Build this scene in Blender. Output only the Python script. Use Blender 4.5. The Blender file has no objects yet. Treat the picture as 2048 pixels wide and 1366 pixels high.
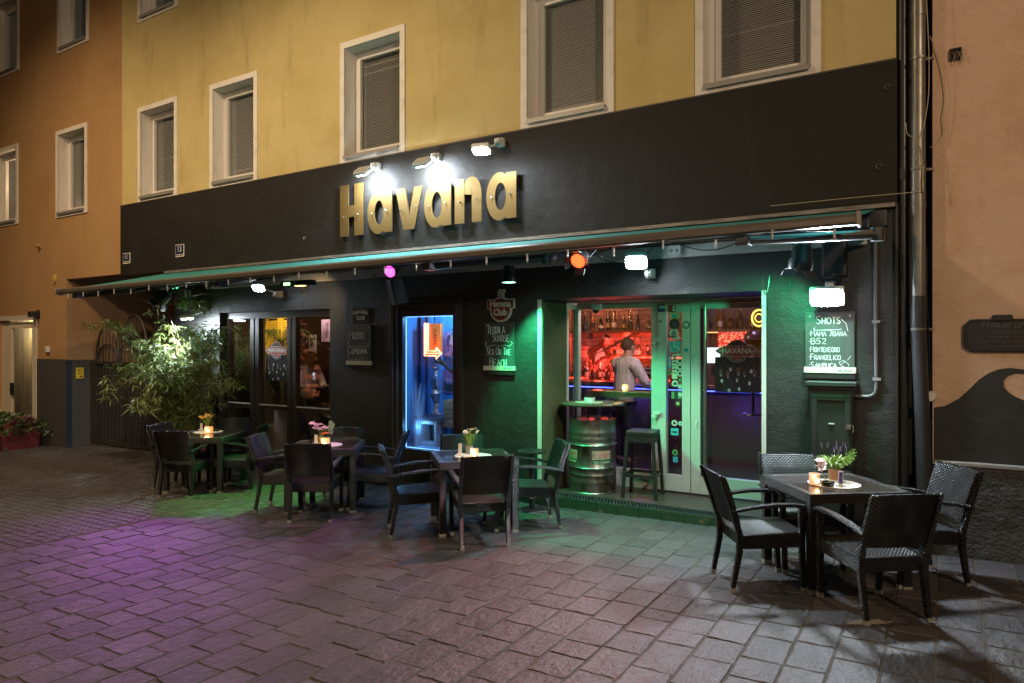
import bpy, math, random
from mathutils import Vector, Matrix
R = math.radians
random.seed(7)
sc = bpy.context.scene
COL = sc.collection

# ------------------------------------------------------------------ camera, world, exposure
EYE, DIST, YAW, FPX = 1.83, 7.12, R(31.9), 1390.0
cd = bpy.data.cameras.new('camera'); cam = bpy.data.objects.new('camera', cd); COL.objects.link(cam)
cam.location = (0, -DIST, EYE); cam.rotation_euler = (R(90), 0, YAW)
cd.sensor_width = 36; cd.lens = FPX / 2048 * 36; cd.shift_y = 5 / 2048; cd.clip_end = 400; cd.clip_start = .05
sc.camera = cam
w = bpy.data.worlds.new('World'); sc.world = w; w.use_nodes = True
nt = w.node_tree; bg = nt.nodes['Background']
sky = nt.nodes.new('ShaderNodeTexSky'); sky.sky_type = 'NISHITA'; sky.sun_disc = False
sky.sun_elevation = R(1.5); sky.sun_rotation = R(200)
nt.links.new(sky.outputs[0], bg.inputs[0]); bg.inputs[1].default_value = .012
sc.view_settings.view_transform = 'Standard'; sc.view_settings.look = 'None'
sc.view_settings.exposure = 0; sc.view_settings.gamma = 1; sc.view_settings.use_curve_mapping = False
cy = sc.cycles
cy.use_denoising = True; cy.max_bounces = 6; cy.diffuse_bounces = 3; cy.glossy_bounces = 4; cy.transparent_max_bounces = 16
cy.caustics_reflective = False; cy.caustics_refractive = False; cy.sample_clamp_indirect = 3.0; cy.use_light_tree = True
cy.blur_glossy = .6

def spot(name, loc, aim, watts, col, size=60, blend=.6, rad=.04):
    l = bpy.data.lights.new(name, 'SPOT'); l.energy = watts; l.color = col; l.spot_size = R(size); l.spot_blend = blend; l.shadow_soft_size = rad
    o = bpy.data.objects.new(name, l); COL.objects.link(o); o.location = loc
    o.rotation_euler = (Vector(aim) - Vector(loc)).to_track_quat('-Z', 'Y').to_euler(); return o
def point(name, loc, watts, col, rad=.05):
    l = bpy.data.lights.new(name, 'POINT'); l.energy = watts; l.color = col; l.shadow_soft_size = rad
    o = bpy.data.objects.new(name, l); COL.objects.link(o); o.location = loc; return o
# two street lanterns hung over the lane, then two added fill lamps behind the viewer
WARM = (1, .74, .45)
spot('street_and_fill_light', (-8.0, -5.0, 8.6), (-7.6, -3.2, 0), 1500, WARM, 146, .75, .16)
spot('street_and_fill_light', (-13.4, -4.6, 8.9), (-13.8, -2.6, 0), 1300, (1, .70, .40), 150, 1, .16)
spot('street_and_fill_light', (6.2, -9.5, 7.6), (-3.4, 0, 4.6), 2300, (1, .72, .47), 92, .8, .2)  # added fill from the right, brightens the peach wall and window reveals

spot('street_and_fill_light', (-3.0, -17.0, 5.2), (-5.0, 0, 2.2), 650, (1, .76, .56), 80, .6, .2)  # added low fill reaching under the awning to the boards and entrance
# coloured stage lamps and lit rooms: the lamps' own beams (their bodies are built below)
spot('lamp_beam', (-5.86, -.72, 2.68), (-6.6, -3.2, 0), 170, (1, .10, .80), 78, .8)       # magenta
spot('lamp_beam', (-3.16, -.92, 2.60), (-3.0, -3.6, 0), 330, (1, .14, .14), 84, .8)       # red
spot('lamp_beam', (-4.14, -.5, 2.46), (-3.6, .12, .7), 360, (.05, 1, .36), 92, .5)     # green over the round sign
spot('lamp_beam', (-1.05, -.74, 2.40), (-2.35, .75, .5), 80, (.06, 1, .42), 116, .55)    # green by the door
spot('lamp_beam', (-10.38, -.9, 2.44), (-6.5, -4.5, 0), 520, (.66, .13, .95), 50, 1)     # violet moving head
spot('lamp_beam', (-7.40, -.72, 2.60), (-7.55, -1.35, 0), 520, (.12, 1, .16), 48, .6)     # green bar lamp
spot('lamp_beam', (-7.30, -.60, 2.58), (-7.75, .05, 2.3), 22, (1, .66, .28), 95, .8)         # amber bar lamp on the wall
spot('lamp_beam', (-10.3, -.75, 2.62), (-7.9, -.9, 0), 160, (.2, 1, .35), 40, .7)

# ------------------------------------------------------------------ helpers
c_, s_ = math.cos(YAW), math.sin(YAW)
def ray(px, py):
    l, v = (px - 1024) / FPX, (688 - py) / FPX
    return l * c_ - s_, l * s_ + c_, v
def W(px, py, Y=0.0):
    d = ray(px, py); t = (Y + DIST) / d[1]; return Vector((d[0] * t, Y, EYE + d[2] * t))
SL = 0.0175
def gz(x): return SL * x

MATS = {}
def M(name, col=(.5, .5, .5), rough=.6, metal=0.0, bump=None, var=None, emit=None, spec=.5, coat=0.0, island=0.0, coord='Object', stretch=(1, 1, 1), dirt=()):
    if name in MATS: return MATS[name]
    m = bpy.data.materials.new(name); m.use_nodes = True; n = m.node_tree.nodes; L = m.node_tree.links
    b = n['Principled BSDF']; b.inputs['Base Color'].default_value = (*col, 1); b.inputs['Roughness'].default_value = rough
    b.inputs['Metallic'].default_value = metal; b.inputs['Specular IOR Level'].default_value = spec; b.inputs['Coat Weight'].default_value = coat
    if bump or var:
        tc = n.new('ShaderNodeTexCoord'); mp = n.new('ShaderNodeMapping'); mp.inputs['Scale'].default_value = stretch
        if coord == 'World':
            g = n.new('ShaderNodeNewGeometry'); L.new(g.outputs['Position'], mp.inputs[0])
        else: L.new(tc.outputs[coord], mp.inputs[0])
    out = None
    if var:
        col2, scale, lo, hi = var[:4]
        t = n.new('ShaderNodeTexNoise'); t.inputs['Scale'].default_value = scale; t.inputs['Detail'].default_value = 8; t.inputs['Roughness'].default_value = .65
        L.new(mp.outputs[0], t.inputs['Vector'])
        mr = n.new('ShaderNodeMapRange'); mr.inputs[1].default_value = lo; mr.inputs[2].default_value = hi; L.new(t.outputs[0], mr.inputs[0])
        mx = n.new('ShaderNodeMix'); mx.data_type = 'RGBA'; mx.inputs[6].default_value = (*col, 1); mx.inputs[7].default_value = (*col2, 1)
        L.new(mr.outputs[0], mx.inputs[0]); out = mx.outputs[2]
        rr = n.new('ShaderNodeMapRange'); rr.inputs[3].default_value = max(.05, rough - .12); rr.inputs[4].default_value = min(1, rough + .12)
        L.new(t.outputs[0], rr.inputs[0]); L.new(rr.outputs[0], b.inputs['Roughness'])
    for dcol, dstretch, dscale, lo, hi, amt in dirt:
        gd_ = n.new('ShaderNodeNewGeometry'); md_ = n.new('ShaderNodeMapping'); md_.inputs['Scale'].default_value = dstretch; L.new(gd_.outputs['Position'], md_.inputs[0])
        td = n.new('ShaderNodeTexNoise'); td.inputs['Scale'].default_value = dscale; td.inputs['Detail'].default_value = 6; td.inputs['Roughness'].default_value = .7; L.new(md_.outputs[0], td.inputs['Vector'])
        rd = n.new('ShaderNodeMapRange'); rd.inputs[1].default_value = lo; rd.inputs[2].default_value = hi; rd.inputs[4].default_value = amt; L.new(td.outputs[0], rd.inputs[0])
        xd = n.new('ShaderNodeMix'); xd.data_type = 'RGBA'; xd.inputs[7].default_value = (*dcol, 1); L.new(rd.outputs[0], xd.inputs[0])
        if out: L.new(out, xd.inputs[6])
        else: xd.inputs[6].default_value = (*col, 1)
        out = xd.outputs[2]
    if island:
        oi = n.new('ShaderNodeObjectInfo'); ge = n.new('ShaderNodeNewGeometry'); ad = n.new('ShaderNodeMath'); ad.operation = 'ADD'
        L.new(oi.outputs['Random'], ad.inputs[0]); L.new(ge.outputs['Random Per Island'], ad.inputs[1])
        fr = n.new('ShaderNodeMath'); fr.operation = 'FRACT'; L.new(ad.outputs[0], fr.inputs[0])
        mr = n.new('ShaderNodeMapRange'); mr.inputs[3].default_value = 1 - island; mr.inputs[4].default_value = 1 + island; L.new(fr.outputs[0], mr.inputs[0])
        hs = n.new('ShaderNodeHueSaturation'); L.new(mr.outputs[0], hs.inputs['Value'])
        hh = n.new('ShaderNodeMapRange'); hh.inputs[3].default_value = .5 - island * .06; hh.inputs[4].default_value = .5 + island * .06
        L.new(oi.outputs['Random'], hh.inputs[0]); L.new(hh.outputs[0], hs.inputs['Hue'])
        if out: L.new(out, hs.inputs['Color'])
        else: hs.inputs['Color'].default_value = (*col, 1)
        out = hs.outputs[0]
    if out: L.new(out, b.inputs['Base Color'])
    if bump:
        prev = None
        for scale, strength, dist in (bump if isinstance(bump[0], tuple) else [bump]):
            t = n.new('ShaderNodeTexNoise'); t.inputs['Scale'].default_value = scale; t.inputs['Detail'].default_value = 5
            L.new(mp.outputs[0], t.inputs['Vector'])
            bp = n.new('ShaderNodeBump'); bp.inputs['Strength'].default_value = strength; bp.inputs['Distance'].default_value = dist
            L.new(t.outputs[0], bp.inputs['Height'])
            if prev: L.new(prev, bp.inputs['Normal'])
            prev = bp.outputs[0]
        L.new(prev, b.inputs['Normal'])
    if emit:
        b.inputs['Emission Color'].default_value = (*emit[0], 1); b.inputs['Emission Strength'].default_value = emit[1]
    MATS[name] = m; return m
def GLASS(name, tint=(1, 1, 1), refl=(1, 1, 1), f0=.045, rough=.0):
    m = bpy.data.materials.new(name); m.use_nodes = True; n = m.node_tree.nodes; L = m.node_tree.links
    n.remove(n['Principled BSDF'])
    lw = n.new('ShaderNodeLayerWeight'); lw.inputs[0].default_value = .5
    p = n.new('ShaderNodeMath'); p.operation = 'POWER'; p.inputs[1].default_value = 5; L.new(lw.outputs['Facing'], p.inputs[0])
    mr = n.new('ShaderNodeMapRange'); mr.inputs[3].default_value = f0; mr.inputs[4].default_value = 1; L.new(p.outputs[0], mr.inputs[0])
    t = n.new('ShaderNodeBsdfTransparent'); t.inputs[0].default_value = (*tint, 1)
    g = n.new('ShaderNodeBsdfGlossy'); g.inputs[0].default_value = (*refl, 1); g.inputs['Roughness'].default_value = rough
    x = n.new('ShaderNodeMixShader'); L.new(mr.outputs[0], x.inputs[0]); L.new(t.outputs[0], x.inputs[1]); L.new(g.outputs[0], x.inputs[2])
    L.new(x.outputs[0], n['Material Output'].inputs[0]); MATS[name] = m; return m
def WEAVE(name, col, su=.026, sv=.013, rough=.30, strength=1.0):
    m = M(name, col, rough); n = m.node_tree.nodes; L = m.node_tree.links; b = n['Principled BSDF']
    def math_(op, a, bb=None):
        q = n.new('ShaderNodeMath'); q.operation = op
        for i, v in enumerate((a, bb)):
            if v is None: continue
            if isinstance(v, (int, float)): q.inputs[i].default_value = v
            else: L.new(v, q.inputs[i])
        return q.outputs[0]
    uv = n.new('ShaderNodeUVMap'); sx = n.new('ShaderNodeSeparateXYZ'); L.new(uv.outputs[0], sx.inputs[0])
    u = math_('DIVIDE', sx.outputs[0], su); v = math_('DIVIDE', sx.outputs[1], sv)
    row = math_('FLOOR', v); fv = math_('FRACT', v)
    a = math_('SINE', math_('MULTIPLY', fv, math.pi))
    uu = math_('ADD', u, math_('MULTIPLY', row, .5))
    bb = math_('ABSOLUTE', math_('SINE', math_('MULTIPLY', uu, math.pi)))
    h = math_('MULTIPLY', math_('POWER', a, .6), math_('POWER', bb, .7))
    bp = n.new('ShaderNodeBump'); bp.inputs['Strength'].default_value = strength; bp.inputs['Distance'].default_value = .010; L.new(h, bp.inputs['Height'])
    L.new(bp.outputs[0], b.inputs['Normal'])
    mx = n.new('ShaderNodeMix'); mx.data_type = 'RGBA'; mx.inputs[6].default_value = (col[0] * .25, col[1] * .25, col[2] * .25, 1); mx.inputs[7].default_value = (*col, 1)
    L.new(h, mx.inputs[0]); L.new(mx.outputs[2], b.inputs['Base Color'])
    return m

class MB:
    def __init__(s): s.v = []; s.f = []
    def add(s, V, F):
        k = len(s.v); s.v += [tuple(p) for p in V]; s.f += [tuple(i + k for i in f) for f in F]; return s
    def box(s, x0, x1, y0, y1, z0, z1, mat=None):
        V = [Vector((x, y, z)) for z in (z0, z1) for y in (y0, y1) for x in (x0, x1)]
        if mat is not None: V = [mat @ p for p in V]
        return s.add(V, [(0, 2, 3, 1), (4, 5, 7, 6), (0, 1, 5, 4), (2, 6, 7, 3), (0, 4, 6, 2), (1, 3, 7, 5)])
    def hexa(s, V): return s.add(V, [(0, 2, 3, 1), (4, 5, 7, 6), (0, 1, 5, 4), (2, 6, 7, 3), (0, 4, 6, 2), (1, 3, 7, 5)])
    def quad(s, a, b, c, d): return s.add([a, b, c, d], [(0, 1, 2, 3)])
    def tube(s, pts, r, n=6, cap=True, flat=1.0):
        pts = [Vector(p) for p in pts]; rs = r if isinstance(r, (list, tuple)) else [r] * len(pts)
        V = []; F = []; up = None
        for i, p in enumerate(pts):
            t = (pts[min(i + 1, len(pts) - 1)] - pts[max(i - 1, 0)]).normalized()
            if up is None: up = Vector((0, 0, 1)) if abs(t.z) < .9 else Vector((1, 0, 0))
            a = t.cross(up).normalized(); b = a.cross(t).normalized(); up = b
            for k in range(n):
                an = 2 * math.pi * (k + .5) / n
                V.append(p + (a * math.cos(an) + b * math.sin(an) * flat) * rs[i])
        for i in range(len(pts) - 1):
            for k in range(n): F.append((i * n + k, i * n + (k + 1) % n, (i + 1) * n + (k + 1) % n, (i + 1) * n + k))
        if cap: F += [tuple(range(n))[::-1], tuple((len(pts) - 1) * n + k for k in range(n))]
        return s.add(V, F)
    def cyl(s, a, b, r, r1=None, n=14): return s.tube([a, b], [r, r if r1 is None else r1], n)
    def lathe(s, prof, c=(0, 0, 0), n=20, sx=1, sy=1):
        V = []; F = []; m = len(prof)
        for r, z in prof:
            for k in range(n):
                an = 2 * math.pi * k / n; V.append((c[0] + r * sx * math.cos(an), c[1] + r * sy * math.sin(an), c[2] + z))
        for i in range(m - 1):
            for k in range(n): F.append((i * n + k, i * n + (k + 1) % n, (i + 1) * n + (k + 1) % n, (i + 1) * n + k))
        F += [tuple(range(n))[::-1], tuple((m - 1) * n + k for k in range(n))]
        return s.add(V, F)
    def prism(s, poly, o, eu, ev, d):      # closed outline pushed along d
        o, eu, ev, d = map(Vector, (o, eu, ev, d)); k = len(poly)
        A = [o + eu * u + ev * v for u, v in poly]
        return s.add(A + [p + d for p in A], [tuple(range(k)), tuple(range(k, 2 * k))[::-1]] + [(i, i + k, (i + 1) % k + k, (i + 1) % k) for i in range(k)])
    def sphere(s, c, r, n=10, m=7):
        r = (r, r, r) if isinstance(r, (int, float)) else r; V = [(c[0], c[1], c[2] + r[2])]; F = []
        for i in range(1, m):
            th = math.pi * i / m
            for k in range(n):
                an = 2 * math.pi * k / n; V.append((c[0] + r[0] * math.sin(th) * math.cos(an), c[1] + r[1] * math.sin(th) * math.sin(an), c[2] + r[2] * math.cos(th)))
        V.append((c[0], c[1], c[2] - r[2])); e = len(V) - 1
        for k in range(n):
            F.append((0, 1 + k, 1 + (k + 1) % n)); F.append((e, 1 + (m - 2) * n + (k + 1) % n, 1 + (m - 2) * n + k))
            for i in range(m - 2): F.append((1 + i * n + k, 1 + (i + 1) * n + k, 1 + (i + 1) * n + (k + 1) % n, 1 + i * n + (k + 1) % n))
        return s.add(V, F)
    def mesh(s, name, mat, uv=False, smooth=False, off=None):
        V = s.v if off is None else [(p[0] - off[0], p[1] - off[1], p[2] - off[2]) for p in s.v]
        me = bpy.data.meshes.new(name); me.from_pydata(V, [], s.f)
        if mat: me.materials.append(mat)
        if uv:
            ul = me.uv_layers.new(name='UVMap')
            for p in me.polygons:
                nx, ny, nz = (abs(q) for q in p.normal)
                for li in p.loop_indices:
                    c = me.vertices[me.loops[li].vertex_index].co
                    ul.data[li].uv = (c.x, c.y) if nz >= nx and nz >= ny else ((c.y, c.z) if nx >= ny else (c.x, c.z))
        if smooth:
            me.polygons.foreach_set('use_smooth', [True] * len(me.polygons))
            me.set_sharp_from_angle(angle=R(40))
        return me
def wloc(o):
    v = Vector((0, 0, 0))
    while o is not None: v = v + o.location; o = o.parent
    return v
def link(name, me, parent=None, loc=None):
    o = bpy.data.objects.new(name, me); COL.objects.link(o)
    if parent: o.parent = parent
    if loc is not None: o.location = loc
    return o
def part(name, mb, mat, parent=None, uv=False, smooth=False, bevel=0, world=False, label=None, kind=None):
    o = link(name, mb.mesh(name, mat, uv, smooth, wloc(parent) if world and parent else None), parent)
    if bevel:
        b = o.modifiers.new('bevel', 'BEVEL'); b.width = bevel; b.segments = 2; b.limit_method = 'ANGLE'; b.angle_limit = R(40)
    if label: o['label'] = label
    if kind: o['kind'] = kind
    return o
def thing(name, label, cat, loc=(0, 0, 0), group=None, rz=0.0):
    o = bpy.data.objects.new(name, None); COL.objects.link(o); o.location = loc; o.rotation_euler = (0, 0, rz); o.empty_display_size = .1
    return tag(o, label, cat, group)
def tag(o, label, cat, group=None):
    o['label'] = label; o['category'] = cat
    if group: o['group'] = group
    return o
def copy_tree(o, parent=None):
    c = o.copy(); COL.objects.link(c)
    if parent: c.parent = parent
    for ch in list(o.children): copy_tree(ch, c)
    return c
def text_mesh(s, size=1.0, ext=.0, align='CENTER', shear=0.0, offset=0.0, space=1.0):
    cu = bpy.data.curves.new('lettering', 'FONT'); cu.body = s; cu.size = size; cu.extrude = ext; cu.align_x = align; cu.align_y = 'CENTER'
    cu.shear = shear; cu.offset = offset; cu.resolution_u = 2; cu.space_character = space
    o = bpy.data.objects.new('lettering', cu); COL.objects.link(o)
    dg = bpy.context.evaluated_depsgraph_get(); me = bpy.data.meshes.new_from_object(o.evaluated_get(dg))
    bpy.data.objects.remove(o); bpy.data.curves.remove(cu); me.name = 'lettering'; return me
def lettering(s, size, mat, parent, loc, rot=(R(90), 0, 0), scale=(1, 1, 1), ext=.001, name='lettering', **k):
    me = text_mesh(s, size, ext, **k); me.materials.clear(); me.materials.append(mat)
    o = link(name, me, parent, loc); o.rotation_euler = rot; o.scale = scale; return o
# single-stroke hand lettering
GL = {'A': '0,0 .4,1 .8,0|.15,.38 .65,.38', 'B': '0,0 0,1 .5,.98 .62,.78 .45,.55 0,.52|.45,.55 .72,.32 .5,.03 0,0', 'C': '.7,.85 .45,1 .12,.8 0,.45 .15,.1 .5,0 .75,.15',
 'E': '.6,1 0,1 0,0 .62,0|0,.52 .5,.52', 'F': '.65,1 0,1 0,0|0,.52 .5,.52', 'G': '.7,.85 .42,1 .1,.8 0,.42 .15,.08 .5,0 .72,.15 .72,.45 .42,.45', 'H': '0,0 0,1|.62,0 .62,1|0,.5 .62,.5',
 'I': '.1,0 .1,1', 'J': '.1,1 .7,1|.45,1 .45,.2 .3,0 .08,.1', 'L': '0,1 0,0 .55,0', 'M': '0,0 .08,1 .42,.35 .78,1 .88,0', 'N': '0,0 0,1 .6,0 .6,1', 'O': '.4,1 .1,.82 0,.45 .15,.08 .42,0 .7,.15 .78,.55 .65,.9 .4,1',
 'P': '0,0 0,1 .5,.97 .62,.75 .48,.52 0,.48', 'Q': '.4,1 .1,.82 0,.45 .15,.08 .42,0 .7,.15 .78,.55 .65,.9 .4,1|.45,.3 .8,-.1', 'R': '0,0 0,1 .5,.97 .62,.75 .45,.52 0,.48|.3,.5 .65,0',
 'S': '.6,.88 .35,1 .08,.85 .1,.62 .5,.42 .6,.2 .4,.02 .05,.1', 'T': '0,1 .75,1|.38,1 .38,0', 'U': '0,1 0,.2 .2,0 .45,.02 .6,.2 .6,1', 'X': '0,0 .65,1|0,1 .65,0',
 '5': '.6,1 .1,1 .06,.58 .4,.62 .6,.38 .42,.05 .02,.05', '2': '.05,.8 .25,1 .55,.9 .55,.65 .02,0 .65,.02', '.': '.05,.0 .1,.05', '*': '.0,.45 .08,.52',
 'a': '.5,.55 .2,.62 0,.3 .15,.02 .4,.1 .52,.6|.5,.5 .52,.1 .65,0', 'n': '0,.6 .05,0|.04,.4 .3,.62 .45,.45 .48,0', 'm': '0,.6 .05,0|.04,.4 .25,.62 .36,.45 .38,0|.38,.4 .58,.62 .7,.45 .74,0',
 'f': '.45,.95 .3,1.05 .2,.8 .12,-.4|0,.5 .42,.55', 'r': '0,.6 .06,0|.05,.38 .25,.62 .42,.52', 'i': '.05,.58 .08,0|.08,.8 .1,.86', 'o': '.25,.6 .02,.4 .1,.04 .35,.02 .48,.3 .4,.55 .25,.6',
 'k': '0,1.1 .05,0|.05,.28 .4,.6|.15,.35 .48,0', 'l': '.02,1.1 .06,.1 .2,0', 'u': '0,.6 .05,.1 .25,0 .45,.2 .5,.6|.5,.5 .52,.05', 's': '.4,.55 .15,.6 .08,.42 .38,.2 .25,.0 0,.06', 'h': '0,1.1 .04,0|.04,.38 .3,.6 .44,.4 .48,0',
 'e': '.02,.28 .4,.36 .35,.56 .12,.55 0,.25 .15,.0 .45,.1', 'g': '.45,.55 .18,.62 0,.35 .15,.08 .42,.2 .48,.6|.46,.5 .42,-.3 .15,-.42 0,-.25', 'c': '.42,.5 .2,.6 0,.3 .15,.02 .45,.1', 't': '.2,1 .22,.1 .4,0|0,.65 .42,.66', 'b': '0,1.1 .03,.05 .3,.02 .45,.3 .25,.55 .04,.4', 'd': '.42,.5 .15,.55 0,.25 .18,.0 .42,.2|.46,1.1 .46,.02'}
GW = {'M': 1.05, 'm': .92, 'I': .35, 'i': .28, '.': .25, '*': .28, 'l': .32, ' ': .45, 'A': .95, 'O': .95, 'Q': .98, 'f': .55, 'r': .55, 't': .55, 'e': .58, 'a': .72, 'n': .64, 'o': .62, 'u': .68, 's': .55, 'g': .65, 'c': .58, 'h': .62, 'k': .6, 'b': .6, 'd': .62}
def hand(mb, s, x, z, h, y, wid=None, r=.004, caps=True, slant=.0):
    tot = sum(GW.get(ch, .85) * (1.0 if i == 0 or not caps or not ch.isalpha() else .82) for i, ch in enumerate(s)); sx = h if wid is None else wid / tot
    cx = x; first = True
    for ch in s:
        k = 1.0
        if caps and ch.isalpha(): k = 1.0 if first else .8; first = False
        if ch == ' ': first = True
        for st in (GL.get(ch, '').split('|') if ch in GL else []):
            P = [tuple(map(float, q.split(','))) for q in st.split()]
            P = [(p[0] + random.uniform(-.02, .02), p[1] + random.uniform(-.02, .02)) for p in P]
            mb.tube([(cx + (p[0] * k + slant * p[1]) * sx, y, z + p[1] * h * k) for p in P], r * random.uniform(.8, 1.15), 4)
        cx += GW.get(ch, .85) * sx * (k if ch.isalpha() else 1)
    return mb
def curve2(mb, pts, y, r): mb.tube([(p[0], y, p[1]) for p in pts], r, 4)

# ------------------------------------------------------------------ materials
m_yel = M('yellow_plaster', (.55, .45, .20), .85, bump=[(9, .25, .03), (160, .35, .006)], var=((.46, .36, .14), 1.3, .42, .75), coord='World', dirt=[((.26, .20, .08), (1, 1, .18), 2.6, .55, .76, .8), ((.16, .12, .05), (1, 1, 1), 24, .66, .74, .6), ((.62, .56, .30), (1, 1, .6), 3.2, .60, .80, .4)])
m_org = M('orange_plaster', (.42, .255, .112), .88, bump=[(180, .3, .004)], var=((.36, .19, .08), .7, .4, .75), coord='World', dirt=[((.26, .14, .06), (1, 1, .2), 2.4, .55, .78, .6)])
m_pink = M('peach_plaster', (.60, .42, .29), .85, bump=[(4, .5, .05), (22, .35, .02), (80, .4, .01)], var=((.52, .32, .19), 1.6, .45, .75), coord='World', dirt=[((.36, .22, .13), (1, 1, .3), 2.4, .57, .78, .55), ((.70, .52, .36), (1, 1, 1), 5, .62, .7, .5), ((.20, .13, .08), (1, 1, 1), 30, .70, .75, .6)])
m_blk = M('black_stucco', (.025, .025, .0245), .5, bump=[(9, .35, .03), (60, .5, .010)], var=((.034, .034, .033), 3, .4, .7), coord='World', dirt=[((.05, .05, .048), (1, 1, .3), 5, .66, .8, .5)])
m_fas = M('black_fascia', (.013, .012, .0105), .66, bump=[(8, .3, .03), (95, .5, .010)], var=((.017, .016, .0145), 2.2, .4, .7), spec=.3, coord='World', dirt=[((.042, .037, .029), (1, 1, .12), 3.4, .64, .8, .5)])
m_trim = M('white_trim', (.74, .70, .64), .6, bump=(60, .1, .004), var=((.52, .47, .40), 4, .5, .8), coord='World')
m_rev = M('white_reveal', (.80, .76, .70), .7, var=((.60, .54, .46), 3.5, .5, .85), coord='World', stretch=(3, 3, .6))
m_pvc = M('white_pvc', (.72, .70, .66), .35)
m_sill = M('grey_sill', (.32, .31, .29), .45, metal=.4)
m_glass = GLASS('window_glass', (.95, .96, .96))
m_glassd = GLASS('door_glass', (.93, .94, .95), f0=.05)
m_glassp = GLASS('pub_window_glass', (.92, .93, .92), f0=.10)
m_blind = M('blind_slats', (.34, .33, .30), .45)
m_dark = M('dark_interior', (.02, .018, .016), .8)
m_frame = M('dark_wood_frame', (.028, .022, .018), .4, bump=(120, .1, .003), coord='World', stretch=(1, 1, .1))
m_greyf = M('grey_door_frame', (.52, .52, .50), .38, var=((.44, .44, .42), 6, .5, .8), coord='World')
m_metal = M('steel', (.55, .55, .55), .28, 1)
m_zinc = M('zinc_pipe', (.24, .23, .20), .42, .7, var=((.15, .14, .125), 5, .4, .8), coord='World')
m_plas = M('black_plastic', (.018, .018, .019), .38)
m_grey = M('grey_plastic', (.24, .24, .24), .45)
m_wht = M('white_plastic', (.66, .65, .62), .4)
m_dado = M('grey_dado', (.060, .058, .056), .7, bump=(120, .25, .005), coord='World')
m_awn = M('green_awning', (.020, .20, .19), .85, bump=(260, .15, .002), var=((.018, .16, .15), 2, .4, .7), coord='World')
m_bar = M('brown_awning_bar', (.125, .105, .088), .42, .35, var=((.085, .068, .056), 4, .4, .8), coord='World', stretch=(.3, 1, 1))
m_gold = M('brass_letters', (.235, .155, .052), .46, .75, bump=(90, .15, .002), var=((.175, .112, .036), 9, .35, .75), coord='World', stretch=(.4, 1, 1))
m_chalk = M('chalk', (.72, .72, .70), .95, bump=(300, .6, .004))
m_board = M('slate_board', (.055, .060, .058), .55, var=((.095, .10, .098), 3.2, .4, .8), coord='Object', stretch=(3, 1, 1))
m_weave = WEAVE('black_wicker', (.008, .0072, .0080))
m_weaveb = WEAVE('brown_wicker', (.018, .0145, .0135))
m_strand = M('wicker_strand', (.012, .011, .0115), .30)
m_cap = M('foot_cap', (.36, .34, .30), .4, .4)
m_top = M('smoked_glass_top', (.032, .026, .022), .09, coat=.4, var=((.040, .032, .027), 6, .4, .7))
m_mat = M('placemat', (.60, .58, .52), .8, bump=(200, .4, .003))
m_leaf = M('bamboo_leaf', (.21, .29, .085), .45, var=((.12, .19, .05), 9, .35, .7), island=.35)
m_leaf2 = M('ivy_leaf', (.035, .075, .018), .5, var=((.06, .10, .03), 12, .4, .7), island=.35)
m_grass = M('table_plant_leaf', (.20, .34, .055), .5, island=.3)
m_cane = M('bamboo_cane', (.14, .15, .05), .5)
m_stone = M('porphyry_stone', (.048, .0415, .0425), .60, bump=[(9, .8, .03), (30, .8, .014), (120, .5, .005)], var=((.031, .0275, .029), 2.6, .35, .7), dirt=[((.020, .018, .018), (1, 1, 1), .9, .52, .72, .55), ((.075, .067, .063), (1, 1, 1), 13, .66, .72, .5)], island=.30, coord='World', stretch=(1, .55, 1))
m_grout = M('sand_joint', (.052, .044, .035), .95, bump=[(30, .7, .02), (140, .6, .006)], var=((.045, .038, .029), 5, .35, .7), coord='World')
m_sett = M('small_setts', (.058, .052, .046), .62, bump=(60, .5, .008), var=((.045, .040, .036), 6, .35, .7), island=.25, coord='World')
m_settg = M('sett_joint', (.165, .145, .115), .95, bump=(60, .5, .01), var=((.11, .095, .075), 5, .35, .7), coord='World')

# ------------------------------------------------------------------ ground: one sloping sheet, paving stones, arcs of setts
def gpt(x, y, h=0.0): return (x, y, gz(x) + h)
g = MB(); g.quad(gpt(-60, -60, .0065), gpt(40, -60, .0065), gpt(40, 60, .0065), gpt(-60, 60, .0065))
ground = part('pavement', g, m_grout); ground['kind'] = 'structure'
XS = -7.45          # where the slabs end and the setts begin
sg = MB(); sg.quad(gpt(-26, -9, .003), gpt(XS, -9, .003), gpt(XS, 0.0, .003), gpt(-26, 0.0, .003)).quad(gpt(-14.9, 0, .003), gpt(-11.3, 0, .003), gpt(-11.3, 3, .003), gpt(-14.9, 3, .003))
part('sett_bed', sg, m_settg, ground)
def stone_variant(rng):
    n = 5; b = []; t = []
    def ring(ins, j):
        out = []
        for k in range(4):
            for q in range(n):
                f = q / n; e = .5 - ins
                x, y = [(-e + 2 * e * f, -e), (e, -e + 2 * e * f), (e - 2 * e * f, e), (-e, e - 2 * e * f)][k]
                out.append([x, y])
        return out
    jit = [(rng.uniform(-.013, .013), rng.uniform(-.013, .013)) for _ in range(4 * n)]
    base = ring(.0, 0); V = []
    for ins, z in ((0, -.02), (.003, .005), (.016, .0105)):
        for (x, y), (jx, jy) in zip(ring(ins, 0), jit): V.append((x + jx, y + jy, z + (rng.uniform(-.0018, .0018) if z > .005 else 0)))
    V.append((rng.uniform(-.1, .1), rng.uniform(-.1, .1), .0135)); N = 4 * n; F = []
    for i in range(2):
        for k in range(N): F.append((i * N + k, i * N + (k + 1) % N, (i + 1) * N + (k + 1) % N, (i + 1) * N + k))
    for k in range(N): F.append((2 * N + k, 2 * N + (k + 1) % N, 3 * N))
    return V, F
rng = random.Random(5)
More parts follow.
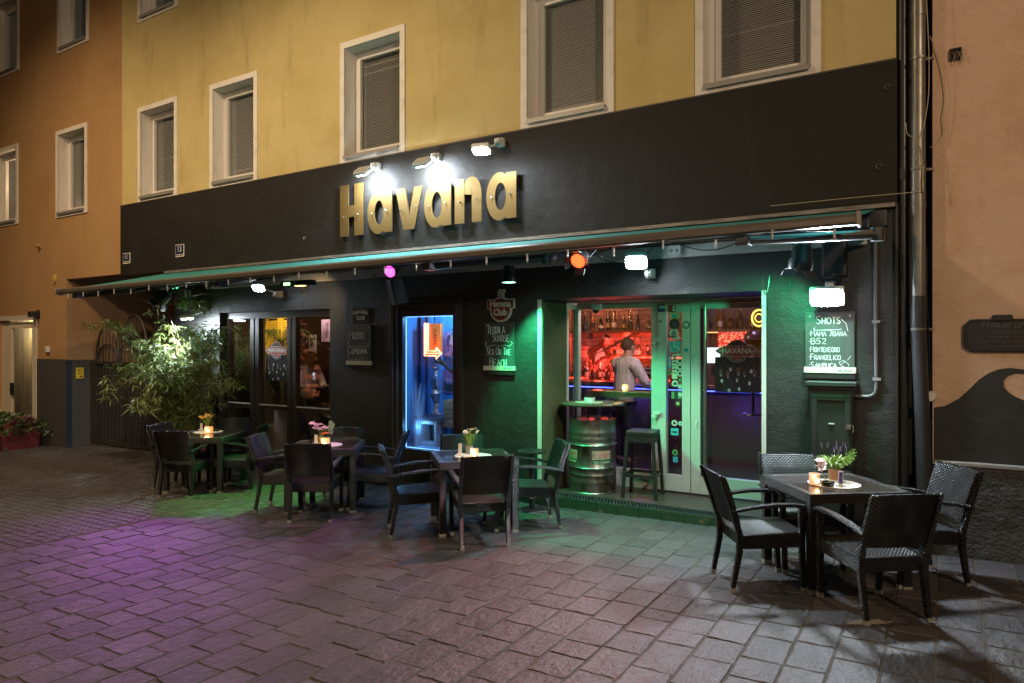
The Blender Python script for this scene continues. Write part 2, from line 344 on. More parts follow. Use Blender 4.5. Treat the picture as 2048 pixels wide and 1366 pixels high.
SV = [stone_variant(rng) for _ in range(14)]
SM = []
for V, F in SV:
    me = bpy.data.meshes.new('paving_stone'); me.from_pydata(V, [], F); me.materials.append(m_stone); SM.append(me)
slots = []
x = XS
while x < 3.2:
    wd = rng.uniform(.222, .264); y = -7.6 + rng.uniform(0, .3)
    while y < (.32 if x > -.4 else .05):
        ln = rng.uniform(.25, .40)
        if rng.random() < .08: ln *= .55
        slots.append((x + wd / 2, y + ln / 2, wd - .014, ln - .013)); y += ln
    x += wd
def vis(sx, sy):
    dx, dy = sx, sy + DIST; wv = -dx * s_ + dy * c_; lv = dx * c_ + dy * s_
    if wv < .8: return 99
    px, py = 1024 + FPX * lv / wv, 688 + FPX * (EYE - gz(sx)) / wv
    return wv if -60 < px < 2110 and py < 1420 else 99
slots.sort(key=lambda q: vis(q[0], q[1]))
tilt = -math.atan(SL)
far = MB()
for i, (sx, sy, wd, ln) in enumerate(slots):
    j = rng.randrange(14); rot = rng.uniform(-.012, .012); dz = rng.uniform(-.002, .003)
    fl = rng.choice((-1, 1)); tx = rng.uniform(-.006, .006)
    if i < 298:
        o = link('paving_stone', SM[j], ground, gpt(sx, sy, dz)); o.rotation_euler = (tx, tilt, rot); o.scale = (wd, ln, 1.0)
    else:
        Mx = Matrix.Translation(gpt(sx, sy, dz)) @ Matrix.Rotation(tilt, 4, 'Y') @ Matrix.Rotation(rot, 4, 'Z')
        far.add([Mx @ Vector((p[0] * wd, p[1] * ln, p[2])) for p in SV[j][0]], SV[j][1])
part('distant_paving_stones', far, m_stone, ground, kind='stuff')
st = MB(); PIT, AW = .098, 1.32
for row in range(-1, 8):
    yc = -8.6 + row * AW + .5
    for k in range(0, 180):
        x0 = -24 + k * PIT
        rad = AW * .72; a0 = math.asin(AW / 2 / rad)
        cnt = 13
        for q in range(cnt):
            a = -a0 + 2 * a0 * (q + .5) / cnt
            px, py = x0 + rad * (math.cos(a) - math.cos(a0)), yc + rad * math.sin(a)
            if px > XS - .05 or py > (2.2 if -14.9 < px < -11.35 else -.04) or px < -22: continue
            if vis(px, py) > 90: continue
            hs, hl = PIT * .43 * rng.uniform(.86, 1.04), rad * a0 / cnt * .86 * rng.uniform(.9, 1.05); ca, sa = math.cos(a), math.sin(a); h = rng.uniform(.010, .016)
            P = []
            for e, zz in ((1.0, -.006), (.78, h)):
                for ux, uy in ((-1, -1), (1, -1), (1, 1), (-1, 1)):
                    lx, ly = ux * hs * e + rng.uniform(-.004, .004), uy * hl * e
                    P.append(gpt(px + lx * ca - ly * sa, py + lx * sa + ly * ca, zz))
            st.add(P, [(4, 5, 6, 7), (0, 1, 5, 4), (1, 2, 6, 5), (2, 3, 7, 6), (3, 0, 4, 7)])
part('arc_setts', st, m_sett, ground, kind='stuff')
mh = MB(); mh.lathe([(.30, -.01), (.30, .016), (.27, .016), (.265, .010), (.10, .010), (.09, .014), (.0, .014)], (0, 0, 0), 28)
for k in range(10):
    a = k * .628; mh.box(.12, .25, -.012, .012, .006, .016, Matrix.Rotation(a, 4, 'Z'))
man = part('manhole_cover', mh, M('cast_iron', (.09, .085, .08), .55, .5, bump=(90, .4, .004)), None, smooth=False)
man.location = gpt(-3.62, -.50, .004); tag(man, 'round iron manhole cover in the paving before the entrance step', 'manhole cover')

pbm = MB(); rg = random.Random(2); pq_ = [(x * (1 + rg.uniform(-.25, .25)), y * (1 + rg.uniform(-.4, .4))) for x, y in [(.14 * math.cos(k * .45), .045 * math.sin(k * .45)) for k in range(14)]]; pbm.prism(pq_, (0, 0, .012), (.8, .6, 0), (-.6, .8, 0), (0, 0, .0015))
pbs = part('paint_blotch', pbm, M('pale_paint_splash', (.17, .14, .10), .8), None); pbs.location = gpt(-.42, -2.02, .002); tag(pbs, 'pale paint splash on the paving under the lavender-pot table', 'paint stain')
# ------------------------------------------------------------------ walls
def wall(mb, x0, x1, z0, z1, holes, y, depth):
    xs = sorted({x0, x1, *[h[0] for h in holes], *[h[1] for h in holes]}); zs = sorted({z0, z1, *[h[2] for h in holes], *[h[3] for h in holes]})
    xs = [q for q in xs if x0 <= q <= x1]; zs = [q for q in zs if z0 <= q <= z1]
    for i in range(len(xs) - 1):
        for j in range(len(zs) - 1):
            xm, zm = (xs[i] + xs[i + 1]) / 2, (zs[j] + zs[j + 1]) / 2
            if any(h[0] < xm < h[1] and h[2] < zm < h[3] for h in holes): continue
            mb.quad((xs[i], y, zs[j]), (xs[i + 1], y, zs[j]), (xs[i + 1], y, zs[j + 1]), (xs[i], y, zs[j + 1]))
    for a, b, c, d in holes:
        y2 = y + depth
        mb.quad((a, y, c), (a, y2, c), (a, y2, d), (a, y, d)); mb.quad((b, y, c), (b, y, d), (b, y2, d), (b, y2, c))
        mb.quad((a, y, d), (a, y2, d), (b, y2, d), (b, y, d)); mb.quad((a, y, c), (b, y, c), (b, y2, c), (a, y2, c))
    return mb
def frame(mb, x0, x1, z0, z1, y0, y1, t, tb=None):
    tb = t if tb is None else tb
    mb.box(x0, x0 + t, y0, y1, z0, z1); mb.box(x1 - t, x1, y0, y1, z0, z1)
    mb.box(x0 + t, x1 - t, y0, y1, z1 - t, z1); mb.box(x0 + t, x1 - t, y0, y1, z0, z0 + tb); return mb
def upper_window(bld, x0, z0, blind='full', wd=1.2, ht=1.71, lit=False, seed=0):
    x1, z1 = x0 + wd, z0 + ht; t = .085; D = .20; rg = random.Random(seed + 40)
    win = part('window', frame(MB(), x0 + t, x1 - t, z0 + .075, z1 - t, D - .01, D + .06, .075, .085), m_pvc, bld, world=True, bevel=.006)
    part('trim', frame(MB(), x0, x1, z0, z1, -.022, .004, t, .075), m_trim, win, world=True)
    a, b, c, d = x0 + t, x1 - t, z0 + .075, z1 - t; e = .004
    r = MB(); r.box(a, a + e, .004, D, c, d); r.box(b - e, b, .004, D, c, d); r.box(a + e, b - e, .004, D, d - e, d)
    part('reveal', r, m_rev, win, world=True)
    part('sill', MB().box(a + .01, b - .01, -.05, D - .01, c - .002, c + .022).box(a + .01, b - .01, -.055, -.045, c - .03, c + .022), m_sill, win, world=True)
    part('sash', frame(MB(), a + .07, b - .07, c + .08, d - .07, D - .03, D + .03, .055), m_pvc, win, world=True, bevel=.005)
    ga, gb, gc, gd = a + .12, b - .12, c + .13, d - .12
    part('pane', MB().box(ga, gb, D + .002, D + .008, gc, gd), m_glass, win, world=True)
    if lit:
        part('curtain', MB().quad((a - .8, D + .9, c), (b, D + .9, c), (b, D + .9, d), (a - .8, D + .9, d)), M('glowing_curtain', (.7, .55, .35), .9, emit=((1, .66, .36), 1.0)), win, world=True)  # curtain glows by itself in place of the room's light
    else:
        bl = MB(); z = gd; tb_ = rg.uniform(.007, .016)
        while z > gc + (0 if blind == 'full' else .25):
            tl = tb_ if rg.random() > .03 else tb_ * .4
            zo = rg.uniform(-.0008, .0008)
            bl.quad((ga, D + .035, z - .019 + zo), (gb, D + .035, z - .019 + zo), (gb, D + .035 + tl, z + zo), (ga, D + .035 + tl, z + zo)); z -= .0215
        for f in (.17, .83): bl.box(ga + (gb - ga) * f - .001, ga + (gb - ga) * f + .001, D + .030, D + .032, gc, gd)
        part('blind', bl, m_blind, win, world=True, kind='stuff')
        part('room_dark', MB().quad((a, D + .5, c - .1), (b, D + .5, c - .1), (b, D + .5, d + .1), (a, D + .5, d + .1)), m_dark, win, world=True)
    return (a, b, c, d)

yb = thing('yellow_building', 'yellow plastered house with a black ground floor and a bar in it', 'building', (-6.6, 0, 0))
WX = [-12.41, -10.305, -7.305, -4.300, -2.190]
holes = [upper_window(yb, xx, 4.39, seed=i) for i, xx in enumerate(WX)]
holes += [upper_window(yb, xx, 7.64, seed=9 + i) for i, xx in enumerate(WX[:2])]
part('upper_wall', wall(MB(), -12.95, -.37, 4.385, 9.6, holes, 0, .2), m_yel, yb, world=True)
part('upper_return', MB().quad((-.37, 0, 3.0), (-.37, .4, 3.0), (-.37, .4, 9.6), (-.37, 0, 9.6)), m_yel, yb, world=True)
part('fascia', MB().box(-12.95, -.36, -.03, .06, 3.09, 4.383), m_fas, yb, world=True)
part('fascia_ledge', MB().box(-12.95, -.37, -.036, .0, 4.372, 4.390), M('lit_ledge_tone', (.05, .048, .044), .5), yb, world=True)  # lighter tone painted in where the top ledge catches light
fe = MB()
for i in range(26):
    xa = -11.5 + i * .428; fe.box(xa, xa + .427, -.075 - random.uniform(0, .006), -.03, 3.055 + random.uniform(-.002, .002), 3.092)
part('drip_edge', fe, M('weathered_strip', (.30, .28, .25), .45, .3, bump=(40, .6, .01), var=((.12, .11, .10), 14, .4, .65), coord='World', stretch=(.25, 1, 3)), yb, world=True)
GH = [(-10.065, -7.522, .02, 2.34), (-6.31, -5.18, -.02, 2.40), (-4.02, -1.5, .07, 2.355)]
part('ground_floor_wall', wall(MB(), -11.3, -.37, -.4, 3.09, GH, 0, .16), m_blk, yb, world=True)
part('side_wall', MB().box(-11.3, -11.2, .002, 2.9, -.4, 3.1), m_blk, yb, world=True)
part('pilaster', MB().box(-.372, -.352, -.04, .3, -.1, 3.09), m_frame, yb, world=True)
# soffit board under the awning
so = MB(); so.box(-10.35, -.6, -.055, -.002, 2.735, 2.862)
part('white_trunking', so, M('grey_white_board', (.50, .49, .46), .55, var=((.40, .39, .36), 3, .5, .8), coord='World'), yb, world=True, bevel=.004)
# bar room shell behind the front
rm = MB()
rm.quad((-10.9, .3, -.0), (-.45, .3, 0), (-.45, 4.3, 0), (-10.9, 4.3, 0))
part('room_floor', MB().box(-10.9, -.45, .17, 4.3, .02, .075), M('dark_floor', (.05, .035, .03), .35), yb, world=True)
part('room_ceiling', MB().box(-10.9, -.45, .17, 4.3, 2.62, 2.70), M('dark_ceiling', (.05, .03, .03), .8), yb, world=True)
m_wallin = M('dark_room_wall', (.040, .028, .026), .8, bump=(20, .3, .02), coord='World')
part('room_wall', MB().box(-10.95, -10.9, .17, 4.3, .075, 2.62).box(-.5, -.45, .9, 4.3, .075, 2.62).box(-10.9, -.5, 4.13, 4.2, .075, 2.62).box(-7.05, -7.0, .17, 3.0, .075, 2.62), m_wallin, yb, world=True)
bw = part('brick_wall', MB().box(-6.4, -2.0, 4.07, 4.12, 1.0, 2.62), M('brick_mortar', (.16, .12, .10), .9), yb, world=True)
bm = []
for k in range(6):
    rg = random.Random(k); b_ = MB(); e = lambda: rg.uniform(-.004, .004)
    b_.hexa([(x_ * .105 + e(), y_ * .012, z_ * .031 + e()) for z_ in (-1, 1) for y_ in (-1, 1) for x_ in (-1, 1)]); bm.append(b_.mesh('brick', M('red_brick', (.42, .24, .17), .85, bump=(60, .5, .01), island=.3)))
nb = 0; z = 1.10; rowi = 0
while z < 2.5:
    x = -5.95 + (.11 if rowi % 2 else 0)
    while x < -3.6 and nb < 298:
        o = link('brick', random.choice(bm), bw, Vector((x, 4.062, z)) - wloc(bw)); nb += 1; x += .222
    z += .074; rowi += 1
# ---- three-bay pub window
fy0, fy1 = .10, .17
f = MB(); Z0, Z1 = .02, 2.338
f.box(-10.063, -9.98, fy0, fy1, Z0, Z1); f.box(-7.60, -7.524, fy0, fy1, Z0, Z1); f.box(-9.98, -7.60, fy0, fy1, 2.235, Z1); f.box(-9.98, -7.60, fy0, fy1, Z0, .11)
for a, b in ((-9.40, -9.19), (-8.535, -8.34)): f.box(a, (a + b) / 2 - .012, fy0 - .02, fy1, .11, 2.235); f.box((a + b) / 2 + .012, b, fy0 - .02, fy1, .11, 2.235); f.box((a + b) / 2 - .012, (a + b) / 2 + .012, fy0 + .02, fy1 - .01, .11, 2.235)
bays = [(-9.98, -9.40), (-9.19, -8.535), (-8.34, -7.60)]
for a, b in bays: f.box(a, b, fy0, fy1, .80, .872)
pw = part('pub_window', f, m_frame, yb, world=True, bevel=.004)
for a, b in bays:
    part('pane', MB().box(a, b, .135, .141, .872, 2.235), m_glassp, pw, world=True)
    part('pane', MB().box(a, b, .135, .141, .11, .80), m_glassp, pw, world=True)
    part('bead', MB().box(a, b, fy0 - .012, fy0 - .001, .868, .886), M('pale_bead', (.45, .44, .42), .4), pw, world=True)
# ---- recessed entrance
en = part('entrance_recess', MB().box(-4.06, -4.021, .162, .60, .07, 2.355).box(-4.06, -1.46, .162, .9, 2.357, 2.40).box(-1.499, -1.46, .162, .95, .07, 2.355), m_blk, yb, world=True)
gr = MB(); rg = random.Random(3)
part('turf_lining', MB().box(-4.019, -4.008, .01, .60, .075, 2.33), M('green_rough_lining', (.075, .095, .03), .95, bump=[(60, 1.0, .03), (220, .8, .01)], var=((.10, .12, .05), 40, .35, .7), coord='World'), en, world=True)
part('corner_bead', MB().box(-4.075, -4.021, -.006, .012, .07, 2.352), M('white_corner_bead', (.62, .60, .56), .5), en, world=True)
part('corner_bead', MB().box(-1.531, -1.489, -.006, .012, .07, 2.36), MATS['white_corner_bead'], en, world=True)
stp = part('entrance_step', MB().box(-4.05, -1.38, -.03, 1.0, -.1, .062), m_dark, yb, world=True)
tl = M('worn_green_tile', (.022, .060, .030), .5, var=((.20, .13, .06), 9, .56, .66), coord='World')
xx = -4.05
while xx < -1.45:
    part('tile', MB().box(xx + .003, min(xx + .247, -1.38), -.042, -.031, -.085, .066), tl, stp, world=True); xx += .25
mt = MB(); mt.box(-4.04, -1.385, -.026, .86, .063, .070)
for i in range(66):
    for j in range(22):
        cx, cyy = -4.02 + i * .04 + (.02 if j % 2 else 0), -.01 + j * .039
        if cx > -1.4: continue
        mt.add([(cx - .014, cyy, .0702), (cx, cyy - .010, .0702), (cx + .014, cyy, .0702), (cx, cyy + .010, .0702), (cx, cyy, .077)], [(0, 1, 4), (1, 2, 4), (2, 3, 4), (3, 0, 4)])
part('rubber_mat', mt, M('dark_rubber', (.010, .014, .012), .55), stp, world=True)
YF = .90
f = MB()
f.box(-4.02, -1.5, YF, YF + .07, 2.30, 2.352)                       # head
f.box(-4.05, -3.98, YF - .02, YF + .06, .07, 2.30)                  # corner post
f.box(-3.01, -2.925, YF, YF + .07, .07, 2.30)
f.box(-3.98, -3.01, YF + .002, YF + .06, .07, .30); f.box(-3.98, -3.01, YF + .002, YF + .06, 2.27, 2.30)
f.box(-4.05, -4.0, .60, .66, .07, 2.352); f.box(-4.05, -4.0, .66, YF - .02, 2.27, 2.352); f.box(-4.05, -4.0, .66, YF - .02, .07, .25)
ds = part('shop_front_frame', f, m_greyf, yb, world=True, bevel=.004)
part('pane', MB().box(-3.98, -3.01, YF + .03, YF + .036, .30, 2.27), m_glassd, ds, world=True)
part('pane', MB().box(-4.03, -4.024, .66, YF - .02, .25, 2.27), m_glassd, ds, world=True)
def door_leaf(x0, x1, g0, g1, name='glazed_door', b0=.28, gt=2.235):
    f = MB(); f.box(x0, g0, YF - .03, YF + .05, .09, 2.295); f.box(g1, x1, YF - .03, YF + .05, .09, 2.295)
    f.box(g0, g1, YF - .03, YF + .05, gt, 2.295); f.box(g0, g1, YF - .03, YF + .05, .09, b0)
    o = part(name, f, m_greyf, yb, world=True, bevel=.004)
    part('pane', MB().box(g0, g1, YF + .005, YF + .011, b0, gt), m_glassd, o, world=True); return o
dn = door_leaf(-2.918, -2.522, -2.815, -2.622, gt=2.205); dw = door_leaf(-2.514, -1.50, -2.40, -1.62, b0=.30)
h = MB(); h.cyl((-2.325, YF - .10, .40), (-2.325, YF - .10, 2.28), .019, n=12)
for z in (.5, 1.3, 2.2): h.cyl((-2.325, YF - .10, z), (-2.37, YF - .02, z), .012, n=8)
part('pull_handle', h, m_metal, dw, world=True, smooth=True)
part('glass_edge', MB().box(-2.395, -2.365, YF - .034, YF - .031, .3, 2.235), M('dark_gasket', (.02, .02, .02), .5), dw, world=True)
for z in (1.86, .98):
    part('hinge', MB().box(-2.985, -2.93, YF - .07, YF - .032, z - .03, z + .0).box(-2.96, -2.88, YF - .065, YF - .031, z + .005, z + .04), m_wht, dn, world=True, bevel=.004)
for z in (1.63, .90):
    part('lock_plate', MB().box(-2.462, -2.436, YF - .038, YF - .031, z - .04, z + .04).cyl((-2.449, YF - .05, z), (-2.449, YF - .03, z), .009, n=8), m_wht, dw, world=True)
part('peephole', MB().cyl((-2.88, YF - .036, 2.10), (-2.88, YF - .028, 2.10), .013), m_plas, dn, world=True)
# stickers on the narrow door
def disc(mb, x, y, z, r, n=18, sx=1.0, d=.003): return mb.prism([(sx * r * math.cos(2 * math.pi * k / n), r * math.sin(2 * math.pi * k / n)) for k in range(n)], (x, y, z), (1, 0, 0), (0, 0, 1), (0, d, 0))
SY = YF + .001
def stk(px, py): p = W(px, py, YF); return p.x, p.z
blue = M('sticker_blue', (.03, .18, .42), .5); cyan = M('sticker_cyan', (.05, .42, .52), .5); pale = M('sticker_pale', (.55, .58, .54), .5)
dk = M('sticker_ink', (.03, .035, .035), .6); red = M('sticker_red', (.42, .035, .035), .5); grn = M('sticker_green', (.12, .26, .10), .5); yel = M('sticker_yellow', (.5, .42, .16), .5)
def rnd(px, py, rpx, mat, ring=None, sx=1.0, y=SY):
    X, Z = stk(px, py); rr = rpx * 8.9 / FPX
    o = part('sticker', disc(MB(), X, y - .004, Z, rr, sx=sx), mat, dn, world=True)
    if ring: part('print', disc(MB(), X, y - .006, Z, rr * .52, 14, sx), ring, o, world=True)
    return o
def rect(px0, py0, px1, py1, mat, y=SY, parent=None, d=.003, off=.004, nm='sticker'):
    a, b = W(px0, py0, YF), W(px1, py1, YF); return part(nm, MB().box(a.x, b.x, y - off, y - off + d, b.z, a.z), mat, parent or dn, world=True)
SYF = YF - .031
o = rect(1317, 609, 1332, 624, M('sticker_navy', (.03, .05, .20), .5), SYF)
X, Z = stk(1327, 615); part('camera_print', MB().box(X - .04, X + .03, SYF - .007, SYF - .005, Z - .012, Z + .02, Matrix.Identity(4)), pale, o, world=True)
o = rect(1338, 610, 1353, 624, red, SYF)
for px, py in ((1349, 614), (1349, 620)): X, Z = stk(px, py); part('print', disc(MB(), X, SYF - .006, Z, .017), pale, o, world=True)
rnd(1349, 632, 8, yel, cyan, 1.3); rnd(1349, 648, 10, dk, M('sticker_navy2', (.05, .07, .12), .5))
rnd(1348, 666, 9, pale, M('sticker_lilac', (.2, .2, .28), .5)); rect(1343, 672, 1360, 679, pale)
o = rect(1338, 682, 1362, 706, cyan)
wz = MB(); X, Z = stk(1350, 694)
for k in range(12):
    a = R(150 + k * 20); b = R(170 + k * 20); wz.cyl((X - .005 + .045 * math.cos(a), SY - .009, Z - .02 + .045 * math.sin(a)), (X - .005 + .045 * math.cos(b), SY - .009, Z - .02 + .045 * math.sin(b)), .007, n=5)
wz.tube([(X - .01, SY - .009, Z + .05), (X - .005, SY - .009, Z + .0), (X + .03, SY - .009, Z + .0), (X + .05, SY - .009, Z - .045), (X + .066, SY - .009, Z - .04)], .008, 5); wz.sphere((X - .01, SY - .008, Z + .065), .011, 8, 5)
part('wheelchair_symbol', wz, pale, o, world=True)
o = rect(1336, 708, 1343, 737, blue)
wz = MB(); X, Z = stk(1339.5, 722); wz.tube([(X, SY - .009, Z + .05), (X, SY - .009, Z), (X + .014, SY - .009, Z - .03)], .005, 5)
for k in range(8):
    a = R(150 + k * 28); b = R(178 + k * 28); wz.cyl((X - .002 + .018 * math.cos(a), SY - .009, Z - .03 + .018 * math.sin(a)), (X - .002 + .018 * math.cos(b), SY - .009, Z - .03 + .018 * math.sin(b)), .004, n=5)
part('wheelchair_symbol', wz, pale, o, world=True)
o = rect(1345, 708, 1354, 758, pale)
for k, mm in enumerate((blue, red, dk, grn, dk, grn, pale)): 
    z = 711 + k * 6.5; rect(1346.5, z, 1352.5, z + 3.4, mm, SY - .004, o, .002, .003, 'print')
rnd(1360, 709, 5.5, pale)
for py in (722, 734, 747): rnd(1360, py, 5.6, pale, dk)
rnd(1360, 760, 5, dk, grn); rnd(1339, 745, 4.5, grn, dk); rnd(1350, 767, 6, pale, dk); rnd(1360, 773, 5, M('sticker_grey', (.3, .28, .28), .5), pale)
o = rect(1343, 783, 1362, 798, grn); rect(1349, 780, 1356, 799, dk, SY - .003, o, .002, .003, 'print'); rect(1357, 786, 1364, 793, pale, SY - .003, o, .002, .003, 'print')
rnd(1356, 807, 6, dk, yel); rnd(1349, 846, 5.5, pale, dk); rnd(1361, 847, 4, pale, cyan)
o = rect(1342, 856, 1357, 871, cyan); rect(1345, 862, 1354, 866, dk, SY - .003, o, .002, .003, 'print')
rnd(1350, 905, 5.5, grn, dk); rect(1346, 913, 1356, 925, cyan)
rnd(1374, 650, 7.5, M('ring_print', (.16, .17, .16), .5), m_greyf, y=SYF); rnd(1374, 700, 4.5, cyan, blue, y=SYF)

# ---- blue lit show case with its dark casing
cs = MB(); Y0 = -.03
for i, (o_, d) in enumerate(((0, -.05), (.055, -.02), (.11, .03))):
    a, b, t = -6.35 + o_, -5.14 - o_, 2.43 - o_; nx = .056
    cs.box(a, a + nx, d, .12, -.08, t); cs.box(b - nx, b, d, .12, -.08, t); cs.box(a + nx, b - nx, d, .12, t - nx, t)
cs.box(-6.185, -5.305, .05, .12, -.08, .425); cs.box(-6.185, -5.305, .05, .115, 2.20, 2.266); cs.box(-5.36, -5.305, .05, .115, .425, 2.2)
case = part('show_case', cs, m_frame, yb, world=True, bevel=.006)
part('pane', MB().box(-6.185, -5.36, .085, .091, .425, 2.20), m_glassd, case, world=True)
m_bluew = M('blue_painted_wall', (.13, .36, .66), .7, bump=(5, .3, .03), var=((.08, .25, .52), 3, .35, .7), coord='World', stretch=(3, 3, .4))
part('case_wall', MB().quad((-6.6, .12, .3), (-6.6, .9, .3), (-6.6, .9, 2.4), (-6.6, .12, 2.4)).quad((-6.6, .9, .3), (-5.0, .9, .3), (-5.0, .9, 2.4), (-6.6, .9, 2.4)).quad((-5.0, .9, .3), (-5.0, .12, .3), (-5.0, .12, 2.4), (-5.0, .9, 2.4)), m_bluew, case, world=True)
part('case_floor', MB().box(-6.6, -5.0, .12, .9, .38, .43), M('blue_floor', (.2, .3, .45), .5), case, world=True)
part('case_ceiling', MB().box(-6.6, -5.0, .12, .9, 2.4, 2.44), m_dark, case, world=True)
part('shutter_board', MB().box(-6.50, -6.42, .80, .89, .43, 2.4).box(-6.36, -6.30, .78, .89, .43, 2.4).box(-6.27, -6.12, .84, .89, .43, 2.4), m_bluew, case, world=True)
m_bled = M('blue_led', (.1, .2, .5), .5, emit=((.16, .42, 1), 5))
part('light_strip', MB().box(-6.180, -6.175, .096, .102, .44, 2.18).box(-6.17, -5.4, .096, .102, .436, .441).box(-6.17, -5.4, .096, .102, 2.19, 2.195), m_bled, case, world=True)
point('case_fill_light', (-5.7, .52, 2.3), 62, (.16, .50, 1), .06); point('case_fill_light', (-5.55, .2, 1.35), 16, (.16, .50, 1), .06); point('case_fill_light', (-6.1, .28, .7), 6, (.16, .50, 1), .06)  # unseen blue points added to fill the case beyond its light strips

# ------------------------------------------------------------------ orange house, passage, peach house
ob = thing('orange_building', 'orange plastered house with white trimmed windows and an archway', 'building', (-16, 0, -.25))
oh = [upper_window(ob, -15.365, 4.39, wd=1.21, ht=1.76, seed=21), upper_window(ob, -18.24, 4.43, wd=1.24, ht=1.74, lit=True, seed=22), upper_window(ob, -15.305, 7.72, wd=1.2, seed=23), upper_window(ob, -18.2, 7.75, wd=1.24, seed=24)]
part('upper_wall', wall(MB(), -21, -12.952, 3.13, 9.6, oh, 0, .2), m_org, ob, world=True)
part('ground_wall', wall(MB(), -21, -14.97, -.6, 3.13, [(-17.9, -16.30, -.35, 2.36)], 0, .2), m_org, ob, world=True)
part('passage_wall', MB().quad((-14.97, 0, -.6), (-14.97, 2.7, -.6), (-14.97, 2.7, 3.13), (-14.97, 0, 3.13)).quad((-14.97, 2.7, -.6), (-11.3, 2.7, -.6), (-11.3, 2.7, 3.13), (-14.97, 2.7, 3.13)), M('passage_plaster', (.36, .22, .12), .9, var=((.28, .16, .08), 2, .4, .7), coord='World'), ob, world=True)
part('passage_ceiling', MB().quad((-14.97, .0, 3.132), (-14.97, 2.7, 3.132), (-11.25, 2.7, 3.132), (-11.25, .0, 3.132)), M('passage_ceiling_paint', (.30, .22, .16), .9), ob, world=True)
part('passage_opening', MB().box(-14.3, -13.1, 2.64, 2.69, 1.95, 2.55), m_dark, ob, world=True)
part('dado', MB().box(-16.28, -14.955, -.012, .0, -.6, 1.52).box(-14.968, -14.955, 0, .45, -.6, 1.51), m_dado, ob, world=True)
part('corner_guard', MB().box(-14.955, -14.945, -.016, .09, -.6, 1.50), M('navy_paint', (.018, .026, .05), .5), ob, world=True)
part('door_surround', MB().box(-16.30, -16.165, -.025, .0, -.5, 2.44).box(-19, -16.30, -.025, 0, 2.34, 2.44), M('pale_surround', (.62, .56, .47), .6), ob, world=True)
f = MB(); frame(f, -17.55, -16.36, -.32, 2.30, .04, .10, .13, .2); f.box(-17.9, -17.56, .05, .1, -.3, 2.3); f.box(-16.355, -16.30, .05, .1, -.3, 2.3)
od = part('shop_door', f, M('pale_wood_door', (.74, .63, .48), .45, bump=(90, .1, .003), coord='World'), ob, world=True, bevel=.005)
part('pane', MB().box(-17.42, -16.49, .065, .071, -.12, 2.17), m_glassd, od, world=True)
part('handle', MB().box(-17.40, -17.30, .0, .04, .72, .98).cyl((-17.35, -.03, .85), (-17.2, -.03, .85), .012), m_plas, od, world=True)
sh = MB(); sh.quad((-20.5, 1.0, -.4), (-15.8, 1.0, -.4), (-15.8, 1.0, 2.6), (-20.5, 1.0, 2.6)).quad((-20.5, 1.0, -.4), (-20.5, .21, -.4), (-20.5, .21, 2.6), (-20.5, 1.0, 2.6))
part('shop_back_wall', sh, M('yellow_back', (.40, .34, .16), .8, var=((.2, .2, .22), 2.5, .4, .6), coord='World', stretch=(3, 1, .3)), od, world=True)
part('blue_tube', MB().cyl((-17.45, .7, .7), (-17.45, .7, 1.75), .022, n=8), M('blue_glow', (.1, .1, .4), .5, emit=((.12, .12, 1), 3)), od, world=True)
point('shop_light', (-18.6, .55, 2.2), 45, (1, .8, .5), .1)
point('room_lamp', (-17.25, .62, 5.5), 26, (1, .68, .40), .08)
# number nine and small fittings on the orange house
n9 = thing('house_number', 'yellow house number nine on the orange wall', 'house number', (-15.42, 0, 3.14))
lettering('9', .24, M('yellow_paint', (.62, .46, .08), .5, emit=None), n9, (0, -.014, 0), ext=.012, offset=.008)
wb = thing('wall_lamp', 'small black wall lamp above the corner of the pale shop door', 'wall lamp', (-16.12, -.08, 2.46)); part('housing', MB().box(-.08, .08, -.09, .08, -.07, .05), m_plas, wb, bevel=.01); part('wall_plate', MB().box(-.05, .05, .06, .08, -.1, .08), m_plas, wb)
bell = thing('alarm_box', 'small white square alarm box on the orange wall above the grey dado', 'alarm box', (-15.68, -.02, 1.72)); part('cover', MB().box(-.055, .055, -.035, .02, -.06, .06), m_wht, bell, bevel=.008); part('base', MB().box(-.062, .062, .01, .02, -.067, .067), m_grey, bell)
kn = thing('wall_stub', 'short orange painted stub high on the wall above the house number', 'wall stub', (-16.05, -.03, 3.88)); part('stub', MB().cyl((0, .03, 0), (0, -.06, -.02), .035).box(-.05, .05, .01, .03, -.05, .05), m_org, kn)
ys = thing('warning_sign', 'small yellow notice screwed to the grey passage pillar', 'sign', (-14.945, .24, 1.24)); part('plate', MB().box(0, .006, -.075, .075, -.11, .11), M('yellow_notice', (.66, .48, .04), .5), ys)
nl = MB()
for k, (a, b) in enumerate(((-.05, .05), (-.05, .02), (-.03, .05), (-.05, .04))): nl.box(.0065, .008, a, b, .07 - k * .03, .078 - k * .03)
nl.box(.0065, .008, .0, .05, -.085, -.06); part('print', nl, m_plas, ys)
fd = thing('four_hole_outlet', 'four small dark holes of a plate on the grey passage pillar', 'outlet', (-14.953, .26, 1.42))
for dy in (-.05, .05):
    for dz in (-.04, .04): part('hole', MB().cyl((0, dy, dz), (.004, dy, dz), .016, n=10), m_dark, fd)
